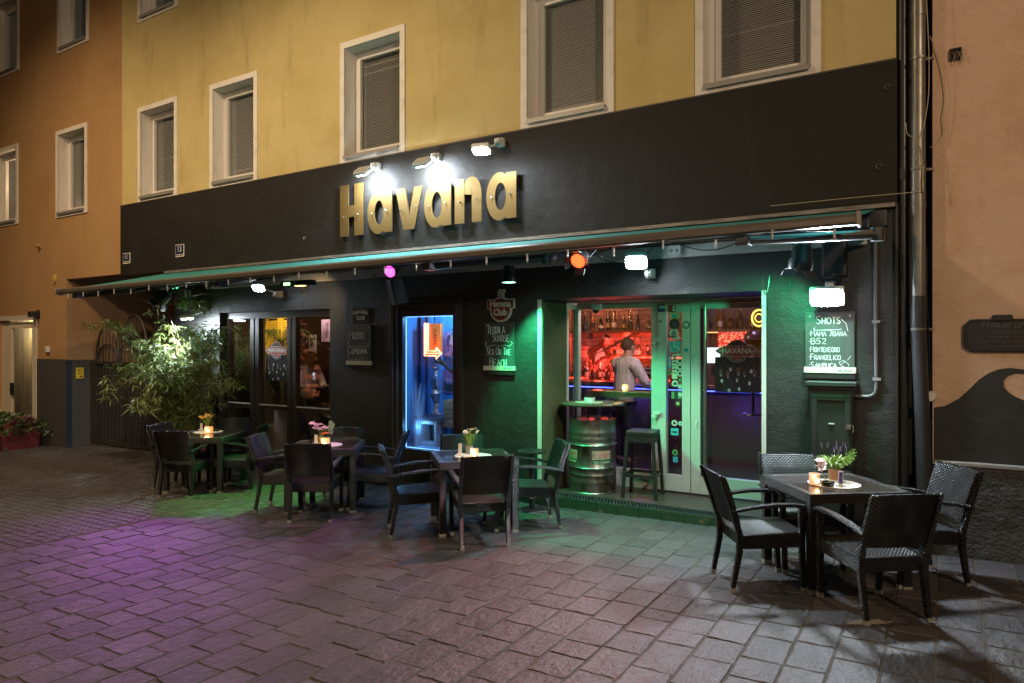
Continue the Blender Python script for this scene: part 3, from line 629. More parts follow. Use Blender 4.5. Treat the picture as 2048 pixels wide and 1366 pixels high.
# metal gate
gt = thing('metal_gate', 'dark metal gate with barred arches closing the passage', 'gate', (-13.1, .5, -.2))
m_gate = M('gate_paint', (.045, .040, .035), .5, .3)
f = MB(); gx0, gx1, gb, gm = -14.85, -11.4, -.12, 1.42; gy = .5
f.box(gx0, gx1, gy - .03, gy + .03, gb - .09, gb); f.box(gx0, gx1, gy - .03, gy + .03, gm, gm + .06)
for xx in (gx0, -13.65, -13.58, -12.5, gx1 - .06): f.box(xx, xx + .06, gy - .028, gy + .028, gb, gm)
f.box(-14.968, -14.86, gy - .04, gy + .04, -.4, 1.5)
part('gate_frame', f, m_gate, gt, world=True)
part('backing_panel', MB().box(gx0, gx1, gy + .035, gy + .045, gb, gm), M('gate_backing', (.05, .045, .04), .7), gt, world=True)
x = gx0 + .16
while x < gx1 - .08:
    if not any(abs(x - q - .03) < .05 for q in (-13.65, -13.58, -12.5)): part('bar', MB().box(x - .011, x + .011, gy - .012, gy + .012, gb, gm), m_gate, gt, world=True)
    x += .135
for k, (a, b, hh) in enumerate(((-14.82, -13.95, .74), (-13.9, -12.95, .92), (-12.9, -12.0, .76))):
    A = MB(); mid, hw = (a + b) / 2, (b - a) / 2
    A.tube([(mid + hw * math.cos(t), gy, gm + .06 + hh * math.sin(t)) for t in [math.pi * q / 16 for q in range(17)]], .022, 6); arch = part('arch', A, m_gate, gt, world=True)
    if k == 0: A2 = MB(); A2.tube([(mid - hw * .0 + hw * .92 * math.cos(t) , gy, gm + .06 + .34 * math.sin(t)) for t in [math.pi * q / 12 for q in range(13)]], .018, 6); part('arch', A2, m_gate, gt, world=True)
    for q in range(1, 7):
        xx = a + (b - a) * q / 7; top = hh * math.sqrt(max(0, 1 - ((xx - mid) / hw) ** 2)); part('bar', MB().cyl((xx, gy, gm + .05), (xx, gy, gm + .06 + top), .009, n=6), m_gate, arch, world=True)
part('passage_sill', MB().box(-14.9, -14.2, .35, .55, -.27, -.225), M('dark_timber', (.05, .04, .03), .7), ob, world=True)
# peach house on the right
pb = thing('peach_building', 'peach plastered house with a black painted wave along its base', 'building', (1.5, 0, 0))
part('wall', MB().box(-.09, 4.5, 0, .5, .80, 9.6), m_pink, pb, world=True)
part('plinth', MB().box(-.09, 4.5, -.07, .4, -.3, .79), M('dark_plinth', (.040, .042, .040), .75, bump=[(5, .9, .06), (40, .7, .015)], var=((.065, .066, .062), 3, .45, .8), coord='World'), pb, world=True)
part('plinth_ledge', MB().box(-.09, 4.5, -.085, .0, .79, .822), M('ledge_grey', (.24, .24, .22), .8, bump=(30, .5, .01), coord='World'), pb, world=True, bevel=.006)
wp = [(1868, 922), (1868, 815), (1890, 812), (1918, 797), (1940, 777), (1958, 759), (1978, 746), (2000, 738), (2022, 736), (2048, 739)]
poly = [(W(*p).x, W(*p).z) for p in wp] + [(.75, 1.55), (.86, 1.42)] + [(.80, 1.46), (.70, 1.545)] + [(W(*p).x, W(*p).z) for p in ((2046, 748), (2032, 747), (2016, 752), (2007, 762), (2008, 774), (2016, 784), (2030, 793), (2046, 800))] + [(.75, 1.26), (1.1, 1.22), (1.6, 1.35), (2.2, 1.2), (4.4, 1.25), (4.4, .823)]
part('painted_wave', MB().prism(poly, (0, -.004, 0), (1, 0, 0), (0, 0, 1), (0, .006, 0)), M('black_wall_paint', (.020, .021, .022), .6, bump=[(6, .3, .03), (70, .3, .008)], coord='World'), pb, world=True)
pq = thing('memorial_plaque', 'dark eight-sided metal plaque with raised writing on the peach wall', 'plaque', (.62, 0, 1.9))
m_brz = M('dark_bronze', (.030, .030, .029), .5, .3, bump=(60, .3, .006))
a, b, c, d, k = .135, 1.10, 1.765, 2.04, .05
oct_ = [(a + k, c), (b - k, c), (b, c + k), (b, d - k), (b - k, d), (a + k, d), (a, d - k), (a, c + k)]
part('plate', MB().prism(oct_, (0, -.03, 0), (1, 0, 0), (0, 0, 1), (0, .03, 0)), m_brz, pq, world=True, bevel=.006)
part('rim', MB().tube([(p[0] + (.012 if p[0] < .6 else -.012), -.031, p[1] + (.01 if p[1] < 1.9 else -.01)) for p in oct_ + oct_[:1]], .008, 6), m_brz, pq, world=True)
part('crest', MB().prism([(.35, 2.02), (.47, 2.02), (.485, 2.05), (.475, 2.075), (.345, 2.075), (.335, 2.05)], (0, -.045, 0), (1, 0, 0), (0, 0, 1), (0, .044, 0)), m_brz, pq, world=True, bevel=.008)
m_brz2 = M('worn_bronze', (.13, .125, .12), .45, .3)
tb = MB(); rg = random.Random(12)
for z_, h_, xa, xb in ((1.965, .040, .27, .98), (1.915, .022, .30, .94), (1.877, .022, .31, .92), (1.838, .022, .27, .97), (1.803, .020, .32, .90)):
    x_ = xa
    while x_ < xb:
        k_ = h_ * rg.uniform(.35, .7); tb.box(x_, x_ + h_ * .14, -.0345, -.0295, z_, z_ + h_)
        if rg.random() > .3: zz_ = z_ + h_ * rg.choice((0, .45, .88)); tb.box(x_ + h_ * .14, x_ + k_, -.0340, -.0295, zz_, zz_ + h_ * .14)
        if rg.random() > .5: tb.box(x_ + k_, x_ + k_ + h_ * .13, -.0342, -.0295, z_ + h_ * .1, z_ + h_ * .8)
        x_ += k_ + h_ * (.35 if rg.random() > .15 else .8)
part('raised_writing', tb, m_brz2, pq, world=True, kind='stuff')
jb = thing('open_junction_box', 'broken black junction box with loose wires on the peach wall', 'junction box', (.08, -.01, 4.33))
part('box', frame(MB(), -.045, .045, -.05, .05, -.012, .01, .01), m_plas, jb); part('back', MB().box(-.036, .036, .0, .008, -.04, .04), m_dark, jb)
wi = MB()
for k in range(6): a = random.uniform(-.03, .03); wi.tube([(a, -.012, random.uniform(-.03, .02)), (a + .02, -.03, -.01), (a + random.uniform(-.02, .05), -.02, -.06 - random.uniform(0, .04))], .0022, 4)
part('wire', wi, M('pale_wire', (.35, .26, .16), .6), jb)
# gap and pipes between the houses
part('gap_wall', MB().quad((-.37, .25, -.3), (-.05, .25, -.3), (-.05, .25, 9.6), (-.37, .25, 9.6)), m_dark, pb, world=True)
dp = thing('downpipe', 'tall zinc rain pipe changing to black plastic lower down', 'downpipe', (-.2, -.05, 0))
part('zinc_pipe', MB().tube([(-.195, -.06, 2.24), (-.195, -.06, 9.5)], .056, 18), m_zinc, dp, world=True, smooth=True)
[part('socket_ring', MB().cyl((-.195, -.06, z), (-.195, -.06, z + .06), .060), m_zinc, dp, world=True, smooth=True) for z in (3.02, 4.70)]
part('black_pipe', MB().tube([(-.13, -.05, -.05), (-.165, -.055, 1.2), (-.195, -.06, 2.0), (-.195, -.06, 2.25)], .060, 18), M('black_pipe_paint', (.03, .031, .033), .38), dp, world=True, smooth=True)
for z in (4.32, 3.35, 1.95): part('bracket', MB().cyl((-.195, -.06, z), (-.195, -.06, z + .02), .064).box(-.14, -.08, -.03, .02, z, z + .02), m_zinc, dp, world=True)
bp2 = thing('black_pipe', 'black drain pipe standing left of the zinc rain pipe', 'drain pipe', (-.31, .0, 0))
part('pipe', MB().tube([(-.315, .03, -.1), (-.315, .03, 9.5)], .045, 14), m_plas, bp2, world=True, smooth=True); [part('collar', MB().cyl((-.315, .03, z), (-.315, .03, z + .1), .052), m_plas, bp2, world=True) for z in (1.9, 3.3)]
wr = thing('loose_cables', 'thin pale cables looping down beside the zinc rain pipe', 'cables', (-.1, -.1, 3.5)); m_wire = M('cream_cable', (.46, .38, .26), .6)
def wire(pxs, y=-.12, r=.0035, parent=wr, mat=m_wire, name='cable'): 
    P = [W(a, b, y) for a, b in pxs]; Q = []
    for i in range(len(P) - 1):
        p0, p1, p2, p3 = P[max(i - 1, 0)], P[i], P[i + 1], P[min(i + 2, len(P) - 1)]
        for k in range(5):
            t = k / 5; Q.append(.5 * ((2 * p1) + (p2 - p0) * t + (2 * p0 - 5 * p1 + 4 * p2 - p3) * t * t + (3 * p1 - p0 - 3 * p2 + p3) * t ** 3))
    Q.append(P[-1]); return part(name, MB().tube(Q, r, 5), mat, parent, world=True)
wire([(1851, -40), (1856, 60), (1858, 120), (1857, 190), (1850, 240), (1840, 275)]); wire([(1860, 72), (1878, 120), (1888, 170), (1890, 200), (1885, 235), (1887, 265), (1870, 290), (1860, 295)], -.02)
wire([(1812, 246), (1815, 268), (1830, 278), (1842, 300), (1844, 340), (1846, 380), (1830, 384), (1700, 396), (1540, 412)]); wire([(1838, 312), (1828, 325), (1838, 335), (1846, 320)]); wire([(1848, 330), (1845, 360), (1847, 384)], -.13)
lc = thing('wall_socket', 'small round grey socket at the edge of the peach wall', 'socket', W(1861, 793, -.04)); part('cover', MB().cyl((0, .03, 0), (0, -.03, 0), .05, .04, 14), m_wht, lc, bevel=.004); part('cable', MB().tube([(0, .0, .05), (-.01, 0, .4), (-.03, 0, .9), (-.03, 0, 1.3)], .008, 5), m_plas, lc)

# ------------------------------------------------------------------ letters on the fascia
sg_ = thing('bar_sign', 'large brass letters spelling the bar name across the black fascia', 'sign', (-5.85, -.03, 3.6))
LY = -.085
def ring(mb, cx, cz, rx, rz, ix, iz, d, ioff=0, a0=0, a1=360, n=28, y=LY):
    V = []; F = []; full = a1 - a0 >= 360; N = n if full else n + 1
    for k in range(N):
        t = R(a0 + (a1 - a0) * k / n); c0, s0 = math.cos(t), math.sin(t)
        V += [(cx + rx * c0, y, cz + rz * s0), (cx + ix * c0 + ioff, y, cz + iz * s0), (cx + rx * c0, y + d, cz + rz * s0), (cx + ix * c0 + ioff, y + d, cz + iz * s0)]
    for k in range(n):
        a, b = 4 * k, 4 * ((k + 1) % N); F += [(a, b, b + 1, a + 1), (a + 2, a + 3, b + 3, b + 2), (a, a + 2, b + 2, b), (a + 1, b + 1, b + 3, a + 3)]
    if not full: F += [(0, 1, 3, 2), (4 * n, 4 * n + 2, 4 * n + 3, 4 * n + 1)]
    return mb.add(V, F)
ZB, ZX, ZC = 3.335, 3.885, 4.055; TH = .012
def wx(px): return W(px, 420, LY).x
def letter(kind, p0, p1):
    x0, x1 = wx(p0), wx(p1); mb = MB(); wdt = x1 - x0; zm = (ZB + ZX) / 2
    if kind == 'H':
        t = wdt * .375; mb.prism([(x0, ZB), (x0 + t, ZB), (x0 + t, 3.60), (x1 - t, 3.60), (x1 - t, ZB), (x1, ZB), (x1, ZC), (x1 - t, ZC), (x1 - t, 3.76), (x0 + t, 3.76), (x0 + t, ZC), (x0, ZC)], (0, LY, 0), (1, 0, 0), (0, 0, 1), (0, TH, 0))
    elif kind == 'a':
        st_ = wdt * .34; cx = x0 + (wdt - st_ * .35) * .5; rx = (wdt - st_ * .35) * .5
        ring(mb, cx, zm, rx, .29, rx * .42, .165, TH, ioff=rx * .08); mb.box(x1 - st_, x1, LY - .002, LY + TH + .002, ZB, ZX)
    elif kind == 'v':
        mb.prism([(x0, ZX), (x0 + wdt * .36, ZX), (x0 + wdt * .52, ZB + .19), (x1 - wdt * .29, ZX), (x1, ZX), (x0 + wdt * .71, ZB), (x0 + wdt * .30, ZB)], (0, LY, 0), (1, 0, 0), (0, 0, 1), (0, TH, 0))
    else:
        t = wdt * .36; mb.box(x0, x0 + t, LY - .002, LY + TH + .002, ZB, ZX); cx = (x0 + t * .75 + x1) / 2; rx = x1 - cx; r = .24
        ring(mb, cx, ZX + .018 - r, rx, r, rx - t, r - .13, TH, a0=0, a1=172, n=20); mb.box(x1 - t, x1, LY, LY + TH, ZB, ZX + .018 - r)
    o = part('letter', mb, m_gold, sg_, world=True)
    for f in (.2, .8): part('bolt', MB().cyl((x0 + wdt * f, LY - .022, 3.60 + .03 * f), (x0 + wdt * f, -.03, 3.60 + .03 * f), .006, n=6).sphere((x0 + wdt * f, LY - .018, 3.60 + .03 * f), .011, 8, 5), m_metal, o, world=True)
for q in (('H', 680, 726), ('a', 735, 783.5), ('v', 791, 844), ('a', 848, 902), ('n', 909.6, 963), ('a', 972.5, 1032.7)): letter(*q)

# ------------------------------------------------------------------ plates, boards and fittings on the wall
def plate(px0, py0, px1, py1, label, num, small=None):
    a, b = W(px0, py0, -.03), W(px1, py1, -.03); c = (a + b) / 2; hw, hh = (b.x - a.x) / 2, (a.z - b.z) / 2
    t = thing('house_number_plate', label, 'number plate', (c.x, -.03, c.z)); part('plate', MB().box(-hw, hw, -.012, 0, -hh, hh), M('enamel_white', (.62, .60, .52), .35), t, bevel=.004)
    part('blue_field', MB().box(-hw + .014, hw - .014, -.0145, -.012, -hh + .05, hh - .014), M('enamel_blue', (.012, .016, .07), .3), t)
    lettering(num, hh * 1.3, MATS['enamel_white'], t, (0, -.0165, hh * .2), scale=(.95, 1, 1), offset=.001)
    part('small_print', MB().box(-hw + .02, -.02, -.0135, -.012, -hh + .02, -hh + .034).box(-.01, hw - .02, -.0135, -.012, -hh + .02, -hh + .034), m_plas, t); return t
plate(352, 490, 369, 513, 'blue enamel plate with number thirteen on the dark fascia', '13', 'Badergasse')
plate(247, 507, 261, 527, 'small enamel plate with number eleven at the left end of the fascia', '11', 'Platz')
def chalkboard(x0, x1, z0, z1, label, writer):
    c = ((x0 + x1) / 2, 0, (z0 + z1) / 2); t = thing('chalkboard', label, 'chalkboard', c); hw, hh = (x1 - x0) / 2, (z1 - z0) / 2
    part('slate', MB().box(-hw, hw, -.035, -.004, -hh + .03, hh), m_board, t, bevel=.003)
    part('pale_rail', MB().box(-hw - .012, hw + .012, -.045, -.003, -hh + .05, -hh + .105), M('cream_rail', (.60, .58, .48), .5), t, bevel=.004)
    part('lower_lip', MB().box(-hw - .004, hw + .004, -.038, -.002, -hh, -hh + .046), m_plas, t)
    part('rail_print', MB().box(hw * .35, hw * .5, -.0468, -.0452, -hh + .066, -hh + .086).box(hw * .55, hw * .9, -.0468, -.0452, -hh + .07, -hh + .082), m_grey, t)
    sc_ = MB(); [sc_.cyl((s * (hw - .04), -.037, hh - .04), (s * (hw - .04), -.034, hh - .04), .008, n=8) for s in (-1, 1)]; part('screw', sc_, m_metal, t)
    mb = MB(); writer(mb, hw, hh); part('chalk_writing', mb, m_chalk, t); return t
Yc = -.0365
def w1(m, a, h):
    hand(m, 'Mojito'.upper(), -a + .06, .10, .12, Yc, .30, .0062); curve2(m, [(-a + .03, .06), (-a + .06, .0), (-.06, -.005), (0, .0), (.06, -.005), (a - .05, .0), (a - .03, .05)], Yc, .0035)
    hand(m, 'CAIPIRINHA', -a + .03, -.11, .105, Yc, 2 * a - .08, .0060); curve2(m, [(-a + .02, -.13), (-a + .06, -.19), (-.02, -.18), (.0, -.22), (-.03, -.25)], Yc, .0035); curve2(m, [(.0, -.21), (.05, -.15), (.08, -.16), (.11, -.22), (.15, -.21), (.17, -.15)], Yc, .0035)
def w2(m, a, h):
    hand(m, 'TEQUILA', -a + .04, .185, .105, Yc, .27, .006); hand(m, 'SUNRISE', -.09, .085, .10, Yc, .25, .006)
    curve2(m, [(-a + .03, .085), (-a + .01, .05), (-a + .05, .02), (-.08, .045), (0, .03), (.08, .045), (a - .06, .03), (a - .015, .06), (a - .03, .09)], Yc, .0035)
    hand(m, 'SEX ON THE', -a + .035, -.075, .085, Yc, 2 * a - .08, .0058); hand(m, 'BEACH', -a + .08, -.215, .105, Yc, .26, .006)
def w3(m, a, h):
    hand(m, 'SHOTS', -.115, .20, .075, Yc, .22, .0055); curve2(m, [(-.13, .165), (-.14, .15), (-.12, .14), (.09, .145), (.1, .15)], Yc, .004); curve2(m, [(.1, .24), (.14, .2), (.155, .13)], Yc, .0035)
    for i, (s, wd) in enumerate((('*MAMA JUANA', .315), ('*B52', .15), ('*MONTENEGRO', .265), ('*FRANGELICO', .275), ('*SAMBUCA', .24))): hand(m, s, -a + .035, .085 - i * .074, .054, Yc, wd, .0044)
    curve2(m, [(.08, -.16), (.10, -.19), (.15, -.215), (.165, -.18), (.12, -.14), (.08, -.16)], Yc, .003); curve2(m, [(.15, -.14), (.18, -.10)], Yc, .003); curve2(m, [(.15, -.215), (.16, -.24), (.14, -.25)], Yc, .003)
    for p in ((.11, -.17), (.125, -.158)): m.sphere((p[0], Yc, p[1]), .005, 6, 4)
chalkboard(-7.154, -6.698, 1.49, 2.10, 'narrow chalkboard with two cocktail names under the small black sign', w1)
chalkboard(-4.81, -4.389, 1.457, 2.09, 'chalkboard lit green listing three lines of cocktails below the round sign', w2)
chalkboard(-1.124, -.702, 1.507, 2.131, 'chalkboard under a white floodlight listing five shots beside the entrance', w3)
hp = thing('tin_sign', 'small black tin sign with curved white lettering over a chalkboard', 'sign', (-6.91, 0, 2.235))
part('plate', MB().box(-.155, .155, -.015, -.003, -.10, .10), M('black_tin', (.012, .012, .014), .3), hp, bevel=.004); part('rim', frame(MB(), -.148, .148, -.094, .094, -.0175, -.0155, .004), m_grey, hp)
for i, ch in enumerate('HAVANA'):
    f = i - 2.5; lettering(ch, .078, m_chalk, hp, (f * .046, -.017, .034 - .0022 * f * f + .006), rot=(R(90), R(f * 3.5), 0), scale=(.85, 1, 1), offset=.002)
lettering('CLUB', .075, m_chalk, hp, (0, -.017, -.045), scale=(.9, 1, 1), offset=.002)
rs = thing('round_brand_sign', 'round dark red sign with a pale rim hanging above the green chalkboard', 'sign', (-4.58, 0, 2.27))
cr = M('cream_sign', (.62, .60, .48), .5); mr_ = M('maroon_sign', (.16, .018, .016), .5)
b = MB(); disc(b, 0, -.025, -.02, .155, 32, d=.022); b.box(-.195, .195, -.0265, -.004, -.01, .105); b.box(-.045, .045, -.024, -.004, .12, .20); b.box(-.03, .06, -.0235, -.005, .19, .225)
part('backing', b, cr, rs)
b = MB(); disc(b, 0, -.0315, -.02, .132, 32, d=.004); part('red_disc', b, mr_, rs)
part('name_band', MB().box(-.183, .183, -.0345, -.0275, .0, .094), mr_, rs)
lettering('Havana', .112, cr, rs, (0, -.037, .047), scale=(.92, 1, 1), offset=.0045); lettering('Club', .112, cr, rs, (0, -.037, -.058), scale=(.92, 1, 1), offset=.0045)
part('hanging_hook', MB().tube([(-.03, -.04, .13), (0, -.045, .17), (.03, -.04, .12), (.02, -.03, .08)], .005, 5), m_plas, rs)
mc = thing('meter_cabinet', 'dark panelled meter cabinet under the right-hand chalkboard', 'cabinet', (-.885, 0, 0))
part('body', MB().box(-.18, .18, -.16, -.002, .0, 1.44), M('dark_green_paint', (.020, .024, .022), .45), mc, bevel=.006); part('cornice', MB().box(-.215, .215, -.20, -.002, 1.44, 1.485).box(-.20, .20, -.18, -.002, 1.41, 1.438), MATS['dark_green_paint'], mc, bevel=.008)
part('door_panel', frame(MB(), -.165, .165, .72, 1.36, -.178, -.162, .05), MATS['dark_green_paint'], mc, bevel=.005); part('lower_panel', frame(MB(), -.165, .165, .08, .68, -.178, -.162, .05), MATS['dark_green_paint'], mc, bevel=.005)
part('padlock', MB().box(.13, .165, -.20, -.179, 1.06, 1.10).tube([(.165, -.19, 1.10), (.19, -.19, 1.09), (.185, -.19, 1.03)], .006, 5), m_metal, mc); part('slot', MB().box(-.02, .03, -.169, -.1622, 1.095, 1.105), m_wht, mc)
cp = thing('conduit_pipe', 'grey painted conduit running down the wall and bending to the cabinet', 'conduit', (-.53, 0, 2.1))
part('pipe', MB().tube([(-.535, -.025, 2.82), (-.525, -.025, 1.5)] + [(-.60 + .075 * math.cos(t), -.025, 1.425 + .075 * math.sin(t)) for t in (0, -.4, -.8, -1.2, -1.57)] + [(-.72, -.025, 1.35)], .017, 10), M('grey_conduit', (.12, .12, .12), .45), cp, world=True, smooth=True)
part('clip', MB().box(-.56, -.495, -.045, -.002, 2.02, 2.045).box(-.555, -.49, -.045, -.002, 1.50, 1.525), m_grey, cp, world=True)
bx = thing('wall_junction_box', 'flat square junction box painted over beside the entrance', 'junction box', W(1570, 572)); part('lid', MB().box(-.045, .045, -.018, -.002, -.045, .045), m_blk, bx, bevel=.005); part('rim', MB().box(-.05, .05, -.008, -.001, -.05, .05), m_blk, bx)
scm = thing('dome_camera', 'white dome security camera under the head of the entrance frame', 'camera', (-3.70, .82, 2.30))
part('base', MB().lathe([(.0, .03), (.068, .03), (.070, .0), (.066, -.035), (.05, -.05)], n=20), m_wht, scm, smooth=True); part('lens_dome', MB().sphere((0, -.01, -.045), (.046, .046, .045), 14, 8), M('dark_dome', (.01, .01, .012), .08), scm, smooth=True)
def socket(px, py, label):
    t = thing('power_socket', label, 'socket', W(px, py, -.058)); part('plate', MB().box(-.066, .066, -.03, 0, -.045, .045), m_wht, t, bevel=.005); b = MB()
    for s in (-.03, .03): b.cyl((s, -.034, -.005), (s, -.029, -.005), .021, n=14)
    part('outlet', b, m_grey, t); part('flap', MB().box(-.066, .066, -.05, -.028, .038, .048), m_wht, t)
socket(1350, 501, 'white double socket on the board right of the white floodlight'); socket(1650, 478, 'white double socket behind the green lamp at the right end')
def hook(px, py, label):
    t = thing('wall_hook', label, 'hook', W(px, py, -.03)); part('eye', MB().tube([(.02 * math.cos(a), -.03, .02 * math.sin(a)) for a in [k * .7 for k in range(9)]], .004, 5), m_zinc, t); part('shank', MB().cyl((0, 0, 0), (0, -.03, .02), .005, n=6), m_zinc, t)
hook(612, 476, 'small eye hook on the dark fascia left of the brass letters'); hook(1758, 334, 'lone eye hook low at the right end of the dark fascia'); hook(1775, 175, 'eye hook high at the right end of the dark fascia')

# ------------------------------------------------------------------ awning
aw = thing('awning', 'long green awning with a brown front bar over the bar front', 'awning', (-6, -.1, 2.9))
XL, XR = -11.58, -.507
fz = lambda x: 2.637 + (x - XL) / (XR - XL) * .066
part('cassette', MB().box(-11.45, -.43, -.20, -.05, 2.87, 3.015), M('awning_case', (.035, .035, .036), .5), aw, world=True, bevel=.01)
fb = MB(); nx = 44
for i in range(nx):
    for a, b, za, zb in ((0, .5, 0, 0), (.5, 1, 0, 0)):
        x0, x1 = XL + .02 + (XR - XL - .04) * i / nx, XL + .02 + (XR - XL - .04) * (i + 1) / nx
        P = []
        for xx, f in ((x0, a), (x1, a), (x1, b), (x0, b)):
            za_ = 3.035; zf = fz(xx) + .03; P.append(Vector((xx, -.12 - 1.56 * f, za_ + (zf - za_) * f - .008 * math.sin(f * math.pi) * (1 + .25 * math.sin(xx * 1.7)))))
        fb.quad(*P); fb.quad(*[p - Vector((0, 0, .003)) for p in P])
part('fabric', fb, m_awn, aw, world=True, smooth=True)
pr = [(-.05, -.03), (-.048, .018), (-.02, .038), (.02, .038), (.045, .012), (.05, -.03), (.03, -.04), (-.03, -.04)]
b = MB(); b.add([(x_, -1.72 + u, fz(x_) + v) for x_ in (XL, XR) for u, v in pr], [tuple(range(8)), tuple(range(8, 16))[::-1]] + [(i, i + 8, (i + 1) % 8 + 8, (i + 1) % 8) for i in range(8)])
part('front_bar', b, m_bar, aw, world=True, bevel=.006)
for x_ in (XL, XR): part('end_cap', MB().box(x_ - .012, x_ + .012, -1.78, -1.66, fz(x_) - .05, fz(x_) + .05), M('end_cap_grey', (.22, .20, .18), .4), aw, world=True, bevel=.006)
m_arm = M('dark_arm', (.055, .055, .058), .35, .5)
for fx, ex, sx in ((-11.22, -10.35, -10.2), (-7.75, -8.9, -8.6), (-4.4, -3.45, -3.55), (-1.32, -.45, -.62)):
    P, E, S = Vector((fx, -1.60, fz(fx) - .07)), Vector((ex, -.92, 2.70)), Vector((sx, -.22, 2.84))
    ar = part('arm', MB().tube([P, E], [.034, .040], 10), m_arm if fx < -2 else m_metal, aw, world=True, smooth=True)
    part('upper_arm', MB().tube([E, S], .042, 10), m_arm, ar, world=True, smooth=True); part('elbow', MB().cyl(E - Vector((0, 0, .055)), E + Vector((0, 0, .055)), .052), m_arm, ar, world=True, bevel=.006)
    part('shoulder', MB().box(S.x - .06, S.x + .06, -.30, -.14, 2.80, 2.93), m_arm, ar, world=True, bevel=.01); part('knuckle', MB().box(fx - .05, fx + .05, -1.68, -1.55, fz(fx) - .11, fz(fx) - .04), m_arm, ar, world=True, bevel=.008)
sl = thing('string_lights', 'string of tiny unlit bulbs draped along the awning front bar', 'string lights', (-6, -1.79, 2.65))
cb = MB(); P = []; xs = XL + .15
while xs < XR - .1:
    P.append((xs, -1.79, fz(xs) - .055 - .016 * abs(math.sin(xs * 3.1)) - .012 * math.sin(xs * 7.7))); xs += .14
cb.tube(P, .0045, 4); part('cable', cb, m_plas, sl, world=True)
mbulb = M('clear_bulb', (.55, .55, .52), .15); k = 0
for i in range(2, len(P), 3):
    p = P[i]; j = random.uniform(-.012, .012)
    part('bulb', MB().lathe([(.0, -.062), (.007, -.052), (.009, -.035), (.007, -.015), (.009, -.012), (.009, .012), (.0, .014)], (p[0] + j, p[1], p[2]), 8), mbulb, sl, world=True, smooth=True)

# ------------------------------------------------------------------ floodlights, stage lamps, speakers
def axes(n, up=(0, 0, 1)):
    n = Vector(n).normalized(); a = Vector(up).cross(n); a = a.normalized() if a.length > 1e-3 else Vector((1, 0, 0)); return n, a, n.cross(a)
def flood(pos, nrm, mount, label, strength, wd=.19, ht=.13, group=None, sensor=True):
    pos = Vector(pos); t = thing('floodlight', label, 'floodlight', pos, group); n, a, b = axes(nrm)
    Mx = Matrix((a, b, n)).transposed().to_4x4()
    part('housing', MB().box(-wd / 2 - .012, wd / 2 + .012, -ht / 2 - .012, ht / 2 + .012, -.055, -.001, Mx), m_wht, t, bevel=.01)
    fin = MB(); [fin.box(-wd / 2 + .01 + i * wd / 7, -wd / 2 + .018 + i * wd / 7, -ht / 2, ht / 2, -.072, -.052, Mx) for i in range(7)]; part('fin', fin, m_wht, t)
    sq = lambda q: math.copysign(abs(q) ** .55, q)
    rimp = [(wd * .54 * sq(math.cos(k * math.pi / 14)), ht * .54 * sq(math.sin(k * math.pi / 14))) for k in range(28)]; lens = MB(); V_ = [Mx @ Vector((x_ * e_, y_ * e_, z_)) for e_, z_ in ((1, .0), (.9, .006), (.55, .009)) for x_, y_ in rimp] + [Mx @ Vector((0, 0, .010))]
    lens.add(V_, [(i * 28 + k, i * 28 + (k + 1) % 28, i * 28 + 28 + (k + 1) % 28, i * 28 + 28 + k) for i in range(2) for k in range(28)] + [(56 + k, 56 + (k + 1) % 28, 84) for k in range(28)])
    part('lit_lens', lens, M('flood_lens_%d' % strength, (1, 1, 1), .5, emit=((.80, .91, 1), strength)), t)
    m = Vector(mount) - pos; part('bracket', MB().tube([m, m * .5 + Vector((0, -.01, .01)), -n * .05], .016, 6).box(m.x - .045, m.x + .045, m.y - .07, m.y, m.z - .05, m.z + .05), m_wht, t, bevel=.006)
    if sensor: part('sensor', MB().box(m.x - .035, m.x + .035, m.y - .13, m.y - .06, m.z - .035, m.z + .035).sphere((m.x, m.y - .13, m.z - .01), .03, 10, 6), m_wht, t, bevel=.006)
flood((-6.60, -.28, 4.11), (.0, .62, -.78), (-6.55, -.03, 4.24), 'leftmost floodlight over the brass letters, tilted at the wall', 720)
flood((-5.58, -.28, 4.09), (.0, .62, -.78), (-5.52, -.03, 4.22), 'middle floodlight over the brass letters, tilted at the wall', 860)
flood((-4.65, -.34, 4.11), (.12, -.42, -.90), (-4.55, -.03, 4.26), 'rightmost floodlight over the brass letters, turned outward', 520)
flood((-8.66, -.34, 2.66), (.35, -.62, -.70), (-8.54, -.02, 2.58), 'lit floodlight above the left half of the pub window', 150, .16, .12)
flood((-2.70, -.36, 2.67), (.20, -.66, -.72), (-2.66, -.02, 2.58), 'round glaring floodlight above the glazed entrance door', 950, .20, .16)
flood((-.90, -.32, 2.245), (.02, -.85, -.53), (-.90, -.02, 2.36), 'glaring floodlight hanging over the right chalkboard', 950, .26, .16)
flood((-10.42, -.34, 2.24), (.02, .12, -.99), (-10.36, -.02, 2.40), 'floodlight over the bamboo, shining down at the wall', 1300, .20, .13)
